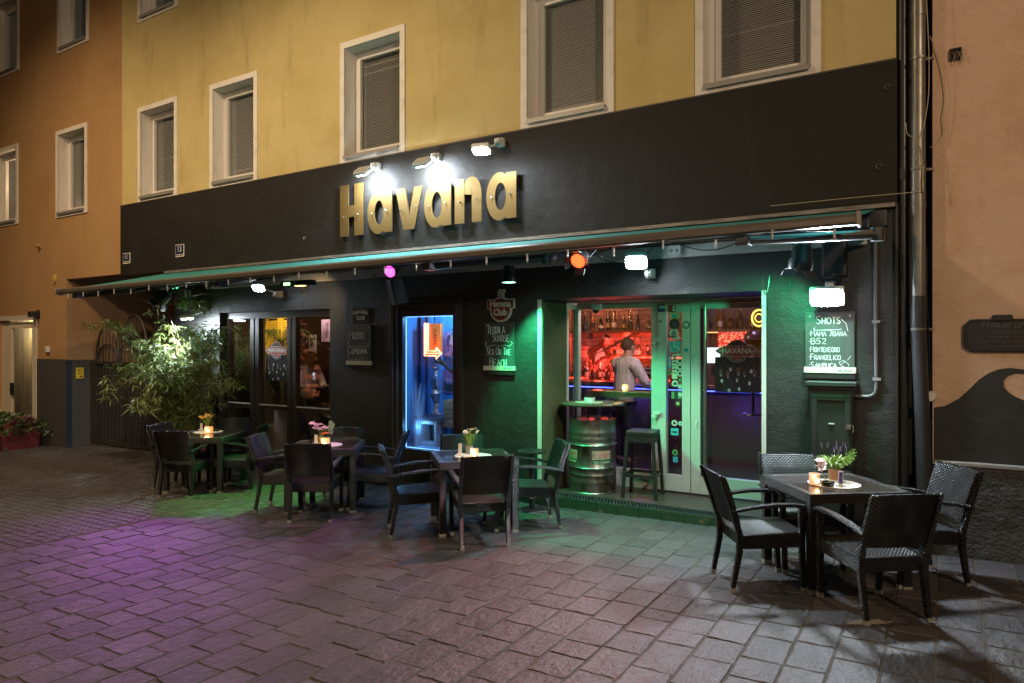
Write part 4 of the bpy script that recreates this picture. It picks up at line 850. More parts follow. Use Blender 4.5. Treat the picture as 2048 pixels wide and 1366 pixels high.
def par(pos, aim, col, strength, label, mount, r=.095, L=.20, flaps=True, dots=False, back=None):
    pos = Vector(pos); t = thing('stage_lamp', label, 'stage lamp', pos); n, a, b = axes(Vector(aim) - pos); Mx = Matrix((a, b, n)).transposed().to_4x4()
    body = MB(); body.lathe([(.0, -L), (r * .55, -L), (r * .8, -L * .82), (r * .84, -L * .45), (r, -L * .35), (r, .0), (r * .93, .0), (r * .93, -.012), (.0, -.012)], n=22); body.v = [tuple(Mx @ Vector(p)) for p in body.v]
    part('can', body, m_plas, t, smooth=True)
    ln = MB(); em = M('lens_' + label[:14].replace(' ', '_'), col, .4, emit=(col, strength))
    if dots:
        part('lens_back', (lambda q: (setattr(q, 'v', [tuple(Mx @ Vector(p)) for p in q.v]), q)[1])(MB().lathe([(.0, -.011), (r * .9, -.011), (r * .9, -.007), (0, -.007)], n=20)), M('lens_back_' + label[:6], tuple(q * .3 for q in (back or col)), .25, emit=(back or col, 1.3)), t)
        for i in range(-4, 5):
            for j in range(-4, 5):
                u, v = (i + (j % 2) * .5) * r * .21, j * r * .19
                if u * u + v * v < (r * .82) ** 2: c = Mx @ Vector((u, v, -.004)); ln.sphere(c, r * .062, 6, 4)
    else:
        ln.lathe([(.0, -.009), (r * .9, -.009), (r * .9, -.004), (.0, .001)], n=22); ln.v = [tuple(Mx @ Vector(p)) for p in ln.v]
    part('lit_lens', ln, em, t)
    m = Vector(mount) - pos; yk = MB()
    for s in (-1, 1): yk.tube([a * (s * (r + .012)) - n * L * .45, m * .7 + a * (s * (r + .012)) * .9, m], .008, 5)
    part('yoke', yk, m_plas, t)
    if flaps:
        fl = MB()
        for q in (0, 90, 180, 270):
            qa = R(q); u = a * math.cos(qa) + b * math.sin(qa); v = n.cross(u); e = u * r * 1.02
            P = [e - v * r * .7, e + v * r * .7, e + u * r * .45 + n * r * .6 + v * r * .6, e + u * r * .45 + n * r * .6 - v * r * .6]; fl.add([*P, *[p + u * .003 for p in P]], [(0, 1, 2, 3), (7, 6, 5, 4), (0, 4, 5, 1), (1, 5, 6, 2), (2, 6, 7, 3), (3, 7, 4, 0)])
        part('barn_door', fl, m_plas, t)
par((-5.83, -.62, 2.725), (-5.2, -3.4, 1.6), (1, .14, .78), 6, 'magenta lit stage lamp under the awning over the show case', (-5.75, -.45, 2.85), .082, .15, False, True, (1, .05, .66))
par((-3.14, -.82, 2.665), (-3.0, -3.2, 1.2), (1, .22, .05), 4.2, 'red dotted stage lamp under the awning left of a floodlight', (-3.08, -.6, 2.85), .088, .17, True, True, (1, .05, .015))
par((-4.16, -.5, 2.52), (-4.13, -.5, 0), (.45, 1, .72), 9, 'black can lamp shining green just above the round sign', (-4.16, -.5, 2.84), .085, .19, False)
par((-1.06, -.72, 2.47), (-1.25, -.6, 1.2), (.08, 1, .40), 6, 'black stage lamp with flaps glowing green right of the entrance', (-1.04, -.68, 2.80), .10, .22)
par((-10.33, -.86, 2.49), (-11.5, -1.45, 1.35), (.45, .04, 1), 4.0, 'violet lit moving lamp over the bamboo under the awning end', (-10.2, -.7, 2.72), .10, .20)
lb = thing('light_bar', 'slim lamp bar with green and amber lights above the pub window', 'light bar', (-7.45, -.65, 2.64)); part('bar', MB().box(-.3, .3, -.05, .05, -.02, .05), m_plas, lb, bevel=.008); part('green_light', MB().box(-.22, -.10, -.056, -.048, -.01, .025), M('green_bar_light', (.3, 1, .3), .4, emit=((.35, 1, .3), 5)), lb); part('amber_light', MB().box(-.02, .12, -.04, .04, -.025, -.021), M('amber_bar_light', (1, .6, .2), .4, emit=((1, .65, .2), 6)), lb)
tw = MB(); [tw.tube([(.12, 0, -.03), (.12 + random.uniform(-.06, .06), random.uniform(-.05, .05), -.08), (.12 + random.uniform(-.09, .09), random.uniform(-.06, .06), -.13)], .002, 4) for _ in range(9)]; part('dry_twigs', tw, M('dry_twig', (.30, .18, .07), .8), lb)
gl = thing('laser_lamp', 'tiny green lamp pair beside the violet moving lamp', 'lamp', W(355, 575, -.55)); part('box', MB().box(-.09, .09, -.04, .06, -.03, .05), m_plas, gl, bevel=.006); part('green_lens', MB().sphere((-.05, -.045, 0), .022, 8, 6).sphere((.06, -.045, .0), .026, 8, 6), M('small_green_lens', (.1, 1, .5), .4, emit=((.1, 1, .45), 1.6)), gl)
def speaker(pos, label, rz, tilt, mat=m_plas):
    t = thing('loudspeaker', label, 'loudspeaker', pos, None, rz); Mx = Matrix.Rotation(tilt, 4, 'X'); part('cabinet', MB().box(-.10, .10, -.09, .09, -.17, .17, Mx), mat, t, bevel=.015); part('grille', MB().box(-.085, .085, -.097, -.091, -.14, .155, Mx), M('speaker_mesh', (.014, .014, .016), .7, bump=(500, .4, .002)), t); part('badge', MB().box(-.02, .02, -.1, -.097, -.155, -.146, Mx), m_grey, t); part('bracket', MB().box(-.03, .03, .08, .15, -.04, .04, Mx), m_plas, t)
speaker((-.85, -.16, 2.61), 'black loudspeaker on the wall above the right floodlight', 0, 0); speaker((-6.05, -.22, 2.52), 'black loudspeaker tinted magenta above the show case', R(-30), R(14)); speaker((-10.62, -.28, 2.60), 'grey loudspeaker slung at the left end of the white board', R(30), R(18), m_grey)
cbl = thing('hanging_cables', 'black cables drooping between the lamps under the awning', 'cables', (-4, -.4, 2.8))
for q in ([(1240, 485), (1180, 512), (1120, 506), (1080, 498)], [(1360, 490), (1405, 500), (1450, 495), (1500, 470)], [(1180, 500), (1210, 520), (1235, 524), (1255, 522)], [(1318, 485), (1300, 500), (1285, 515)], [(1560, 470), (1600, 492), (1640, 480), (1690, 470)], [(780, 548), (760, 560), (745, 548)], [(345, 580), (365, 600), (400, 588), (440, 590)], [(1530, 505), (1525, 560), (1532, 590), (1540, 540), (1535, 505)]): wire(q, -.45, .006, cbl, m_plas)
nest = MB(); [nest.tube([(random.uniform(-.2, .2), random.uniform(-.05, .05), random.uniform(-.05, .05)) for _ in range(5)], .006, 4) for _ in range(12)]
part('cable_tangle', nest, m_plas, cbl).location = W(382, 570, -.3) - wloc(cbl)

# ------------------------------------------------------------------ tables and chairs
def make_table(m_body):
    t = thing('cafe_table', 'x', 'table'); h = .74; a = .40
    part('edge_band', frame2(a, h), m_body, t, uv=True, bevel=.006)
    part('glass_top', MB().box(-a + .055, a - .055, -a + .055, a - .055, h - .012, h - .004), m_top, t, bevel=.002)
    part('under_panel', MB().box(-a + .05, a - .05, -a + .05, a - .05, h - .03, h - .013), m_dark, t)
    for sx in (-1, 1):
        for sy in (-1, 1):
            x, y = sx * (a - .036), sy * (a - .036)
            l = part('leg', MB().box(x - .033, x + .033, y - .033, y + .033, .035, h - .07), m_body, t, uv=True, bevel=.005)
            part('foot_cap', MB().box(x - .034, x + .034, y - .034, y + .034, .0, .038), m_cap, l, bevel=.003)
    return t
def frame2(a, h):
    m = MB(); t = .055
    m.box(-a, a, -a, -a + t, h - .072, h).box(-a, a, a - t, a, h - .072, h).box(-a, -a + t, -a + t, a - t, h - .072, h).box(a - t, a, -a + t, a - t, h - .072, h); return m
def strands(mb, P, nu, nv, h=.0035):      # woven strand ends: small raised pads, rows offset by half; P(f, g) -> point, normal
    for j in range(nv):
        for i in range(nu + (j % 2)):
            a, b = max(0, (i - .5 * (j % 2)) / nu), min(1, (i + 1 - .5 * (j % 2)) / nu); c, d = (j + .04) / nv, (j + .96) / nv; e = (b - a) * .12
            q = [P(a + e, c), P(b - e, c), P(b - e, d), P(a + e, d), P(a + (b - a) * .32, (c + d) / 2), P(a + (b - a) * .68, (c + d) / 2)]
            mb.add([q[k][0] + q[k][1] * (.0004 if k < 4 else h) for k in range(6)], [(0, 1, 5, 4), (1, 2, 5), (2, 3, 4, 5), (3, 0, 4)])
def make_chair():
    t = thing('wicker_armchair', 'x', 'chair')
    s = MB()
    s.hexa([(-.225, -.21, .315), (.225, -.21, .315), (-.235, .245, .33), (.235, .245, .33), (-.235, -.225, .425), (.235, -.225, .425), (-.245, .255, .452), (.245, .255, .452)])
    part('seat', s, m_weave, t, uv=True, bevel=.016)
    sw = MB(); strands(sw, lambda f, g: (Vector(((f - .5) * (.42 + .02 * g), -.205 + .44 * g, .4255 + .0265 * (.04 + .92 * g))), Vector((0, -.06, 1))), 16, 30)
    part('seat_weave', sw, m_strand, t, kind='stuff')
    b = MB(); V = []; rows = ((.495, -.252), (.62, -.285), (.75, -.326), (.872, -.372)); N = 9
    for z, y in rows:
        for k in range(N):
            f = k / (N - 1) * 2 - 1; V.append((f * (.228 + .012 * (z - .5)), y + .030 * f * f, z - (.012 * f * f if z > .8 else 0)))
    off = len(V); V += [(p[0], p[1] - .030, p[2] + .004) for p in V]; F = []
    for r in range(3):
        for k in range(N - 1):
            i = r * N + k; F += [(i, i + 1, i + N + 1, i + N), (off + i, off + i + N, off + i + N + 1, off + i + 1)]
    edge = list(range(N)) + [r * N + N - 1 for r in range(1, 4)] + [3 * N + k for k in range(N - 2, -1, -1)] + [r * N for r in (2, 1)]
    for i in range(len(edge)): p, q = edge[i], edge[(i + 1) % len(edge)]; F.append((q, p, off + p, off + q))
    part('backrest', MB().add(V, F), m_weave, t, uv=True, bevel=.008)
    def bp_(side):
        def f_(f, g):
            z = .50 + g * .36; k = min(2, int((z - .495) / .1257)); (za, ya), (zb, yb_) = rows[k], rows[k + 1]; y = ya + (yb_ - ya) * (z - za) / (zb - za); u = (f * 2 - 1) * .97
            return Vector((u * (.228 + .012 * (z - .5)), y + .030 * u * u - (.030 if side < 0 else 0), z + (.004 if side < 0 else 0))), Vector((-.1 * u * side, side, .3 * side))
        return f_
    sw = MB(); strands(sw, bp_(1), 15, 26); strands(sw, bp_(-1), 15, 26); part('back_weave', sw, m_strand, t, kind='stuff')
    for sx in (-1, 1):
        x = sx * .222
        fl = part('leg', MB().tube([(x * 1.02, .245, .03), (x * 1.06, .225, .44), (x * 1.10, .222, .635)], [.026, .030, .028], 4), m_weave, t, uv=True, bevel=.005)
        part('foot_cap', MB().tube([(x * 1.02, .245, 0), (x * 1.02, .245, .036)], .0275, 4), m_cap, fl)
        bl = part('leg', MB().tube([(x * .98, -.285, .03), (x, -.235, .30), (x * 1.02, -.238, .44), (x * 1.04, -.30, .64), (x * 1.05, -.385, .872)], [.024, .030, .031, .026, .019], 4), m_weave, t, uv=True, bevel=.005)
        part('foot_cap', MB().tube([(x * .975, -.288, 0), (x * .98, -.285, .036)], .0255, 4), m_cap, bl)
        part('armrest', MB().tube([(x * 1.08, -.31, .600), (x * 1.14, -.16, .634), (x * 1.17, .02, .655), (x * 1.17, .16, .655), (x * 1.14, .245, .640), (x * 1.10, .262, .60)], [.026, .028, .029, .029, .028, .022], 6, flat=.62), m_weave, t, uv=True, smooth=True)
    return t
T0 = make_table(m_weaveb); C0 = make_chair()
TABS = {'D': (-.757, -1.11, 37.5), 'C': (-4.18, -1.18, 45), 'B': (-6.24, -1.27, 36), 'A': (-8.60, -1.24, 30)}
TL = {'A': 'woven cafe table with yellow flowers, farthest left near the bamboo', 'B': 'woven cafe table with pink blossoms and round eucalyptus leaves on it', 'C': 'woven cafe table with white daisies, in front of the show case', 'D': 'woven cafe table with a lavender pot, nearest the rain pipe'}
for i, (k, (x, y, a)) in enumerate(TABS.items()):
    o = T0 if i == 0 else copy_tree(T0); o.location = gpt(x, y, .006); o.rotation_euler = (0, 0, R(a)); tag(o, TL[k], 'table', 'cafe tables on the terrace')
CH = [('Df', -.26, -1.94, (-.62, .79), 'black wicker armchair with its back to the viewer at the lavender-pot table'),
      ('Dl', -1.46, -1.69, (.83, .556), 'black wicker armchair at the left side of the lavender-pot table, facing right'),
      ('Dr', .025, -.70, (-.82, -.57), 'black wicker armchair against the dark plinth of the peach house'),
      ('Db', -1.155, -.66, (.50, -.86), 'black wicker armchair between the lavender-pot table and the meter cabinet'),
      ('Cf', -3.60, -1.80, (-.72, .69), 'black wicker armchair with its back to the viewer at the white-daisy table'),
      ('Cl', -4.756, -1.82, (.70, .71), 'black wicker armchair left of the white-daisy table, tinted pink on the seat'),
      ('Cr', -3.48, -.67, (-.74, -.67), 'black wicker armchair right of the white-daisy table, before the barrel'),
      ('Cb', -4.62, -.76, (.60, -.80), 'green lit wicker armchair behind the white-daisy table at the wall'),
      ('Bf', -5.80, -1.92, (-.564, .826), 'black wicker armchair with its back to the viewer at the pink-blossom table'),
      ('Bl', -6.84, -1.70, (.87, .49), 'wicker armchair left of the pink-blossom table, tinted purple on its back'),
      ('Br', -5.52, -.82, (-.86, -.51), 'dark wicker armchair right of the pink-blossom table, before the show case'),
      ('Bb', -6.50, -.77, (.52, -.85), 'dark wicker armchair behind the pink-blossom table against the black wall'),
      ('Af', -8.35, -1.86, (-.40, .917), 'black wicker armchair with its back to the viewer at the yellow-flower table'),
      ('Al', -9.24, -1.45, (.94, .34), 'black wicker armchair farthest left, at the bamboo side of the yellow-flower table'),
      ('Ab', -8.99, -.52, (.42, -.907), 'black wicker armchair behind the yellow-flower table, under the pub window'),
      ('Ar', -7.93, -.93, (-.84, -.55), 'green rimmed wicker armchair right of the yellow-flower table')]
for i, (k, x, y, f, lab) in enumerate(CH):
    o = C0 if i == 0 else copy_tree(C0); n = Vector((f[0], f[1], 0)).normalized(); c = Vector((x, y, 0)) + n * .287
    o.location = gpt(c.x, c.y, .006); o.rotation_euler = (0, 0, math.atan2(n.y, n.x) - math.pi / 2); tag(o, lab, 'chair', 'wicker armchairs on the terrace')
# things on the tables
TZ = .7375
def on(k, u, v):
    x, y, a = TABS[k]; a = R(a); X, Y = x + u * math.cos(a) - v * math.sin(a), y + u * math.sin(a) + v * math.cos(a); return Vector((X, Y, gz(x) + .006 + TZ))
def tabpx(k, px, py):
    zt = gz(TABS[k][0]) + .006 + TZ; d = ray(px, py); t = (zt - EYE) / d[2]; return Vector((d[0] * t, -DIST + d[1] * t, zt))
m_flame = M('candle_flame', (1, .7, .3), .5, emit=((1, .62, .22), 22)); m_votive = M('amber_votive_glass', (.75, .40, .22), .35, emit=((1, .38, .10), .9), bump=(160, .6, .004)); m_votive2 = M('pink_votive_glass', (.75, .5, .45), .3, emit=((1, .45, .22), .35), bump=(160, .8, .004))
def placemat(k, px, py, r, label):
    t = thing('placemat', label, 'placemat', tabpx(k, px, py)); part('disc', MB().lathe([(.0, .0), (r, .0), (r, .004), (.0, .005)], n=32), m_mat, t); part('rim', MB().tube([(r * math.cos(a), r * math.sin(a), .004) for a in [2 * math.pi * q / 32 for q in range(33)]], .003, 4), m_mat, t)
def candle(k, px, py, label, mat, watts=.8, square=True):
    p = tabpx(k, px, py) + Vector((0, 0, .006)); t = thing('candle_glass', label, 'candle holder', p, None, R(35))
    g = MB(); r, h = .040, .085
    if square: frame(g, -r, r, 0, h, -r, -r + .005, .004, .008); g.box(-r, r, -r, r, 0, .008).box(-r, -r + .005, -r, r, .008, h).box(r - .005, r, -r, r, .008, h).box(-r, r, r - .005, r, .008, h).box(-r + .004, r - .004, -r + .001, -r + .004, .008, h * .98)
    else: g.lathe([(.0, 0), (r, 0), (r * 1.03, h), (r * .95, h), (r * .9, .01), (0, .01)], n=20)
    part('glass', g, mat, t); part('wax', MB().cyl((0, 0, .009), (0, 0, .03), r * .8, n=14), m_wht, t); part('flame', MB().sphere((0, -r - .004, .034), (.015, .004, .018), 10, 7), m_flame, t)
    point('candle_light', p + Vector((-.0, -.07, .075)), watts, (1, .55, .22), .015)
def blades(mb, n, h, sp, rg, w=.006, base=.02, droop=.35):
    for _ in range(n):
        a = rg.uniform(0, 6.283); L = h * rg.uniform(.6, 1.05); o = sp * rg.uniform(.1, 1); b0 = Vector((base * math.cos(a) * rg.random(), base * math.sin(a) * rg.random(), 0)); dirv = Vector((math.cos(a), math.sin(a), 0)); sd = Vector((-math.sin(a), math.cos(a), 0)) * w
        P = [b0, b0 + dirv * o * .35 + Vector((0, 0, L * .55)), b0 + dirv * o * .75 + Vector((0, 0, L * .9)), b0 + dirv * o + Vector((0, 0, L * (1 - droop * rg.random() * .5)))]
        for i in range(3):
            wa, wb = (1, .9, .55, .05)[i], (1, .9, .55, .05)[i + 1]; mb.quad(P[i] - sd * wa, P[i] + sd * wa, P[i + 1] + sd * wb, P[i + 1] - sd * wb)
    return mb
def blossom(mb, c, r, rg, n=6, up=Vector((0, 0, 1))):
    ax, a, b = axes(up + Vector((rg.uniform(-.5, .5), rg.uniform(-.8, .2), rg.uniform(-.2, .3))))
    for k in range(n):
        t = 2 * math.pi * k / n; u = a * math.cos(t) + b * math.sin(t); v = -a * math.sin(t) + b * math.cos(t)
        mb.add([c, c + u * r * .55 + v * r * .32 + ax * r * .15, c + u * r + ax * r * .28, c + u * r * .55 - v * r * .32 + ax * r * .15], [(0, 1, 2, 3)])
    return ax
def potplant(k, px, py, label, pot_r, pot_h, pot_mat, build):
    t = thing('potted_plant', label, 'plant', tabpx(k, px, py) + Vector((0, 0, .006))); part('pot', MB().lathe([(.0, .0), (pot_r * .82, .0), (pot_r, pot_h), (pot_r * .9, pot_h), (pot_r * .88, pot_h - .015), (.0, pot_h - .015)], n=20), pot_mat, t, smooth=True); build(t, pot_h, random.Random(px)); return t
def pl_flowers(hh, nb, nf, col, centre, sp=.08, fr=.020, leafw=.006):
    def f(t, ph, rg):
        m = blades(MB(), nb, hh, sp, rg, leafw); m.v = [(p[0], p[1], p[2] + ph - .015) for p in m.v]; part('foliage', m, m_grass, t, kind='stuff')
        for _ in range(nf):
            a = rg.uniform(0, 6.28); q = sp * rg.uniform(.1, 1.0); c = Vector((q * math.cos(a), q * math.sin(a), ph + hh * rg.uniform(.8, 1.15))); b = MB(); ax = blossom(b, c, fr * rg.uniform(.8, 1.2), rg)
            o = part('blossom', b, col, t); part('flower_centre', MB().sphere(c + ax * fr * .22, fr * .25, 6, 4), centre, o); part('stem', MB().tube([(c.x * .2, c.y * .2, ph), c], .0018, 4), m_grass, o)
    return f
m_yf = M('yellow_petal', (.72, .42, .06), .6); m_wf = M('white_petal', (.72, .70, .62), .6); m_pf = M('pink_petal', (.66, .50, .48), .6); m_yc = M('flower_centre', (.6, .4, .05), .7); m_rb = M('orange_bud', (.70, .16, .06), .6); m_euc = M('eucalyptus_leaf', (.17, .27, .20), .55)
m_pot = M('terracotta_pot', (.46, .26, .15), .8, bump=(60, .3, .005)); m_potg = M('concrete_pot', (.30, .29, .27), .85, bump=(60, .4, .005))
placemat('A', 416, 864, .19, 'round pale placemat under the yellow flowers'); placemat('B', 650, 890, .20, 'round pale placemat under the pink blossoms'); placemat('C', 946, 912, .19, 'round pale placemat under the white daisies'); placemat('D', 1668, 968, .19, 'round pale placemat under the lavender pot')
potplant('A', 414, 861, 'pot of yellow orange flowers on the leftmost table', .035, .07, m_pot, pl_flowers(.13, 60, 26, m_yf, m_rb, .10, .024))
potplant('C', 938, 908, 'grey pot of white daisies on the table before the show case', .042, .085, m_potg, pl_flowers(.15, 80, 13, m_wf, m_yc, .12, .026))
def pl_b(t, ph, rg):
    st = MB(); eu = MB()
    for _ in range(14): a = rg.uniform(0, 6.28); q = rg.uniform(.02, .1); st.tube([(0, 0, ph - .01), (q * .4 * math.cos(a), q * .4 * math.sin(a), ph + .06), (q * math.cos(a), q * math.sin(a), ph + .1)], .0018, 4)
    blades(st, 26, .12, .1, rg, .005); part('stems', st, m_grass, t)
    for i in range(9):
        c = Vector((-.10 + .022 * i * .8 + rg.uniform(-.02, .02), -.06 + .01 * i + rg.uniform(-.03, .03), ph + .10 + rg.uniform(-.03, .06))); b = MB(); blossom(b, c, .045, rg, 5); blossom(b, c, .034, rg, 5); part('blossom', b, m_pf, t)
    for i in range(4): c = Vector((.05 + .02 * i, -.03 + .01 * i, ph + .06 + rg.uniform(-.02, .03))); part('bud', MB().sphere(c, .012, 8, 6), m_rb, t)
    for i, (x, z) in enumerate(((.10, .17), (.12, .11), (.135, .145), (.09, .08), (.11, .06), (.08, .12))): 
        b = MB(); ax, u, v = axes((.3, -.9, .3)); c = Vector((x, .05, ph + z)); b.add([c + (u * math.cos(q) + v * math.sin(q)) * .027 for q in [k * .628 for k in range(10)]], [tuple(range(10))]); part('round_leaf', b, m_euc, t)
potplant('B', 643, 888, 'pot of pink blossoms with round leaves on the second table from the left', .04, .08, m_pot, pl_b)
def pl_d(t, ph, rg):
    m = blades(MB(), 230, .13, .15, rg, .0042, .03, .9); m.v = [(p[0], p[1], p[2] + ph - .02) for p in m.v]; part('foliage', m, m_grass, t, kind='stuff')
    lv = MB()
    for _ in range(16):
        a = rg.uniform(0, 6.28); q = rg.uniform(.01, .11); z = ph + rg.uniform(.12, .19)
        for j in range(6): lv.sphere((q * math.cos(a), q * math.sin(a), z + j * .006), .0045, 5, 3)
    part('lavender_spikes', lv, M('lavender', (.22, .18, .38), .7), t, kind='stuff')
    for k in range(7):
        a = 5.2 + k * .25; b = MB(); P = [Vector((.02 * math.cos(a), .02 * math.sin(a), ph)), Vector((.09 * math.cos(a), .09 * math.sin(a), ph + .05 + .01 * k)), Vector((.15 * math.cos(a), .15 * math.sin(a), ph + .03 + .02 * k))]; b.tube(P, .002, 4)
        for j in range(9): c = P[1].lerp(P[2], j / 8); b.add([c, c + Vector((.012, .008, .012)), c + Vector((.02, 0, .016))], [(0, 1, 2)]); b.add([c, c + Vector((-.008, .01, .014)), c + Vector((-.002, .0, .022))], [(0, 1, 2)])
        part('trailing_stem', b, m_grass, t)
potplant('D', 1668, 960, 'bushy lavender plant in a terracotta pot on the right-hand table', .047, .085, m_pot, pl_d)
def flower_d():
    p = tabpx('D', 1640, 964); t = thing('white_flower', 'white silk flower behind the candle on the right-hand table', 'flower', p); rg = random.Random(2)
    for i in range(4): b = MB(); c = Vector((rg.uniform(-.02, .02), rg.uniform(-.02, .02), .10 + .022 * i)); blossom(b, c, .042, rg, 6); blossom(b, c, .03, rg, 6); part('petal_ring', b, m_pf, t)
    part('stem', MB().tube([(.05, .02, .005), (.02, .01, .06), (0, 0, .12)], .003, 5), m_grass, t)
flower_d()
candle('A', 418, 867, 'square amber candle glass on the leftmost table', m_votive); candle('B', 651, 892, 'square amber candle glass on the second table from the left', m_votive); candle('C', 949, 915, 'frosted candle glass on the white-daisy table', m_votive2, .8); candle('D', 1629, 970, 'ribbed pink candle glass on the right-hand table', m_votive2, .35, False)
def holder(k, px, py, h, label, col=None):
    t = thing('menu_holder', label, 'menu holder', tabpx(k, px, py) + Vector((0, 0, .005)), None, R(25)); part('base', MB().box(-.035, .035, -.03, .03, 0, .012), m_wht, t, bevel=.003); part('card', MB().prism([(-.020, .012), (.020, .012), (.018, h * .5), (.022, h), (-.016, h), (-.018, h * .5)], (0, -.004, 0), (1, 0, 0), (0, 0, 1), (0, .006, 0)), m_wht, t)
    if col: part('print', MB().prism([(-.014, .02), (.014, .02), (.012, h * .45), (.015, h * .92), (-.010, h * .92), (-.012, h * .5)], (0, -.0055, 0), (1, 0, 0), (0, 0, 1), (0, .001, 0)), col, t)
holder('A', 403, 861, .10, 'slim white card holder by the yellow flowers'); holder('B', 632, 889, .11, 'slim white card holder by the pink blossoms'); holder('C', 920, 911, .12, 'slim clear card holder left of the white daisies'); holder('D', 1681, 973, .115, 'wavy card holder with a blue and orange picture on the right-hand table', M('blue_card_print', (.05, .05, .22), .5, var=((.6, .2, .08), 14, .5, .6)))
def ashtray(k, px, py, label):
    t = thing('ashtray', label, 'ashtray', tabpx(k, px, py) + Vector((0, 0, .005))); part('bowl', MB().lathe([(.0, 0), (.046, 0), (.05, .034), (.040, .036), (.034, .012), (0, .01)], n=20), M('black_glass', (.01, .01, .01), .12), t, smooth=True); part('notch', MB().box(-.052, -.034, -.006, .006, .028, .038).box(.034, .052, -.006, .006, .028, .038), m_plas, t)
ashtray('A', 432, 863, 'black ashtray beside the candle on the leftmost table'); ashtray('B', 627, 888, 'black ashtray behind the card on the second table'); ashtray('D', 1655, 973, 'black ashtray in front of the lavender pot')

# ------------------------------------------------------------------ barrel table, stool, side stool
ba = thing('barrel_table', 'steel oil drum with a round bar top standing on the step', 'barrel table', (-3.60, .50, .071))
prof = [(.0, 0), (.285, 0), (.29, .012), (.283, .02)]
z = .02
for zz, r in ((.10, .283), (.12, .283), (.14, .289), (.16, .281), (.20, .281), (.22, .289), (.24, .281), (.285, .281), (.305, .296), (.325, .281), (.55, .281), (.57, .296), (.59, .281), (.62, .281), (.64, .288), (.66, .281), (.69, .281), (.71, .288), (.73, .281), (.84, .279), (.855, .288), (.868, .288), (.868, .27), (.855, .268), (.0, .855)): prof.append((r, zz) if zz < r + 9 and r != .855 else (0, .855))
drum = part('drum', MB().lathe(prof, n=40), M('galvanised_drum', (.27, .26, .24), .36, .9, bump=(16, .25, .02), var=((.10, .055, .03), 6, .50, .66), coord='Object', stretch=(1, 1, .5)), ba, smooth=True)
ru = MB(); rg = random.Random(8)
for _ in range(9):
    a = R(rg.uniform(215, 325)); z0 = rg.choice((.845, .5)); L = rg.uniform(.05, .2); ru.add([(.2905 * math.cos(a + q), .2905 * math.sin(a + q), zz) for q, zz in ((-.014, z0), (.014, z0), (.009, z0 - L * .7), (0, z0 - L), (-.008, z0 - L * .6))], [(0, 1, 2, 3, 4)])
part('rust_run', ru, M('rust', (.16, .06, .02), .9), drum)
lg = M('label_green', (.02, .12, .06), .5); lr = M('label_red', (.40, .06, .035), .5); lw = M('label_cream', (.62, .58, .46), .5)
def barrel_label(a0):
    m = MB(); n = 10
    for k in range(n): a, b = R(a0 - 24 + 48 * k / n), R(a0 - 24 + 48 * (k + 1) / n); m.quad((.2835 * math.cos(a), .2835 * math.sin(a), .36), (.2835 * math.cos(b), .2835 * math.sin(b), .36), (.2835 * math.cos(b), .2835 * math.sin(b), .51), (.2835 * math.cos(a), .2835 * math.sin(a), .51))
    o = part('label', m, lg, drum)
    for i, ch in enumerate('DESPERADOS'):
        a = R(a0 - 20 + i * 4.5); 
        l2 = lettering(ch, .105, lr, ba, (.2862 * math.cos(a), .2862 * math.sin(a), .455), rot=(R(90), 0, a + R(90)), scale=(.40, 1.1, 1), offset=.001)
        l3 = lettering(ch, .105, lw, ba, (.2850 * math.cos(a), .2850 * math.sin(a), .455), rot=(R(90), 0, a + R(90)), scale=(.40, 1.12, 1), offset=.008)
    for i, ch in enumerate('Tequila flavoured beer'): 
        if ch != ' ': a = R(a0 - 19 + i * 1.8); lettering(ch, .038, lw, ba, (.2852 * math.cos(a), .2852 * math.sin(a), .378), rot=(R(90), 0, a + R(90)), scale=(.75, 1, 1), shear=.2)
barrel_label(232); barrel_label(318)
pt = MB(); 
for k in range(4): a = R(40 + k * 90); pt.cyl((.21 * math.cos(a), .21 * math.sin(a), .856), (.21 * math.cos(a), .21 * math.sin(a), 1.03), .014, n=8)
part('post', pt, m_plas, ba); part('bar_top', MB().lathe([(.0, 1.028), (.37, 1.028), (.382, 1.036), (.382, 1.050), (.374, 1.056), (.0, 1.058)], n=44), M('dark_bar_top', (.085, .060, .042), .25, var=((.05, .035, .026), 6, .4, .7)), ba, smooth=True)
part('placemat', MB().lathe([(.0, 1.058), (.17, 1.058), (.17, 1.061), (.0, 1.061)], (-.03, -.04, 0), 28), M('grey_mat', (.25, .27, .25), .7), ba)
bo = thing('ashtray_bowl', 'pale cylindrical ashtray bowl on the barrel table', 'ashtray', (-3.62, .46, 1.133)); part('bowl', MB().lathe([(.0, 0), (.062, 0), (.064, .055), (.055, .055), (.05, .02), (0, .02)], n=24), M('pale_ceramic', (.60, .60, .56), .35), bo, smooth=True); part('ash_filling', MB().lathe([(.0, .05), (.052, .05), (.05, .058), (0, .06)], n=16), m_dark, bo)
bs = thing('bar_stool', 'tall black metal bar stool beside the barrel on the step', 'bar stool', (-2.96, .50, .071), None, R(8))
m_st = M('black_stool_metal', (.022, .020, .020), .42, .3); part('seat', MB().box(-.165, .165, -.165, .165, .71, .765), m_st, bs, bevel=.012)
for sx in (-1, 1):
    for sy in (-1, 1): part('leg', MB().hexa([(sx * (.19 + .018 * u), sy * (.19 + .018 * v), 0) for v in (-1, 1) for u in (-1, 1)] + [(sx * (.148 + .018 * u), sy * (.148 + .018 * v), .71) for v in (-1, 1) for u in (-1, 1)]), m_st, bs)
part('seat_rail', frame2(.165, .712), m_st, bs)
fr = MB(); q = .178; [fr.box(-q, q, s * q - .008, s * q + .008, .24, .275) for s in (-1, 1)]; [fr.box(s * q - .008, s * q + .008, -q, q, .24, .275) for s in (-1, 1)]; part('foot_ring', fr, m_st, bs)
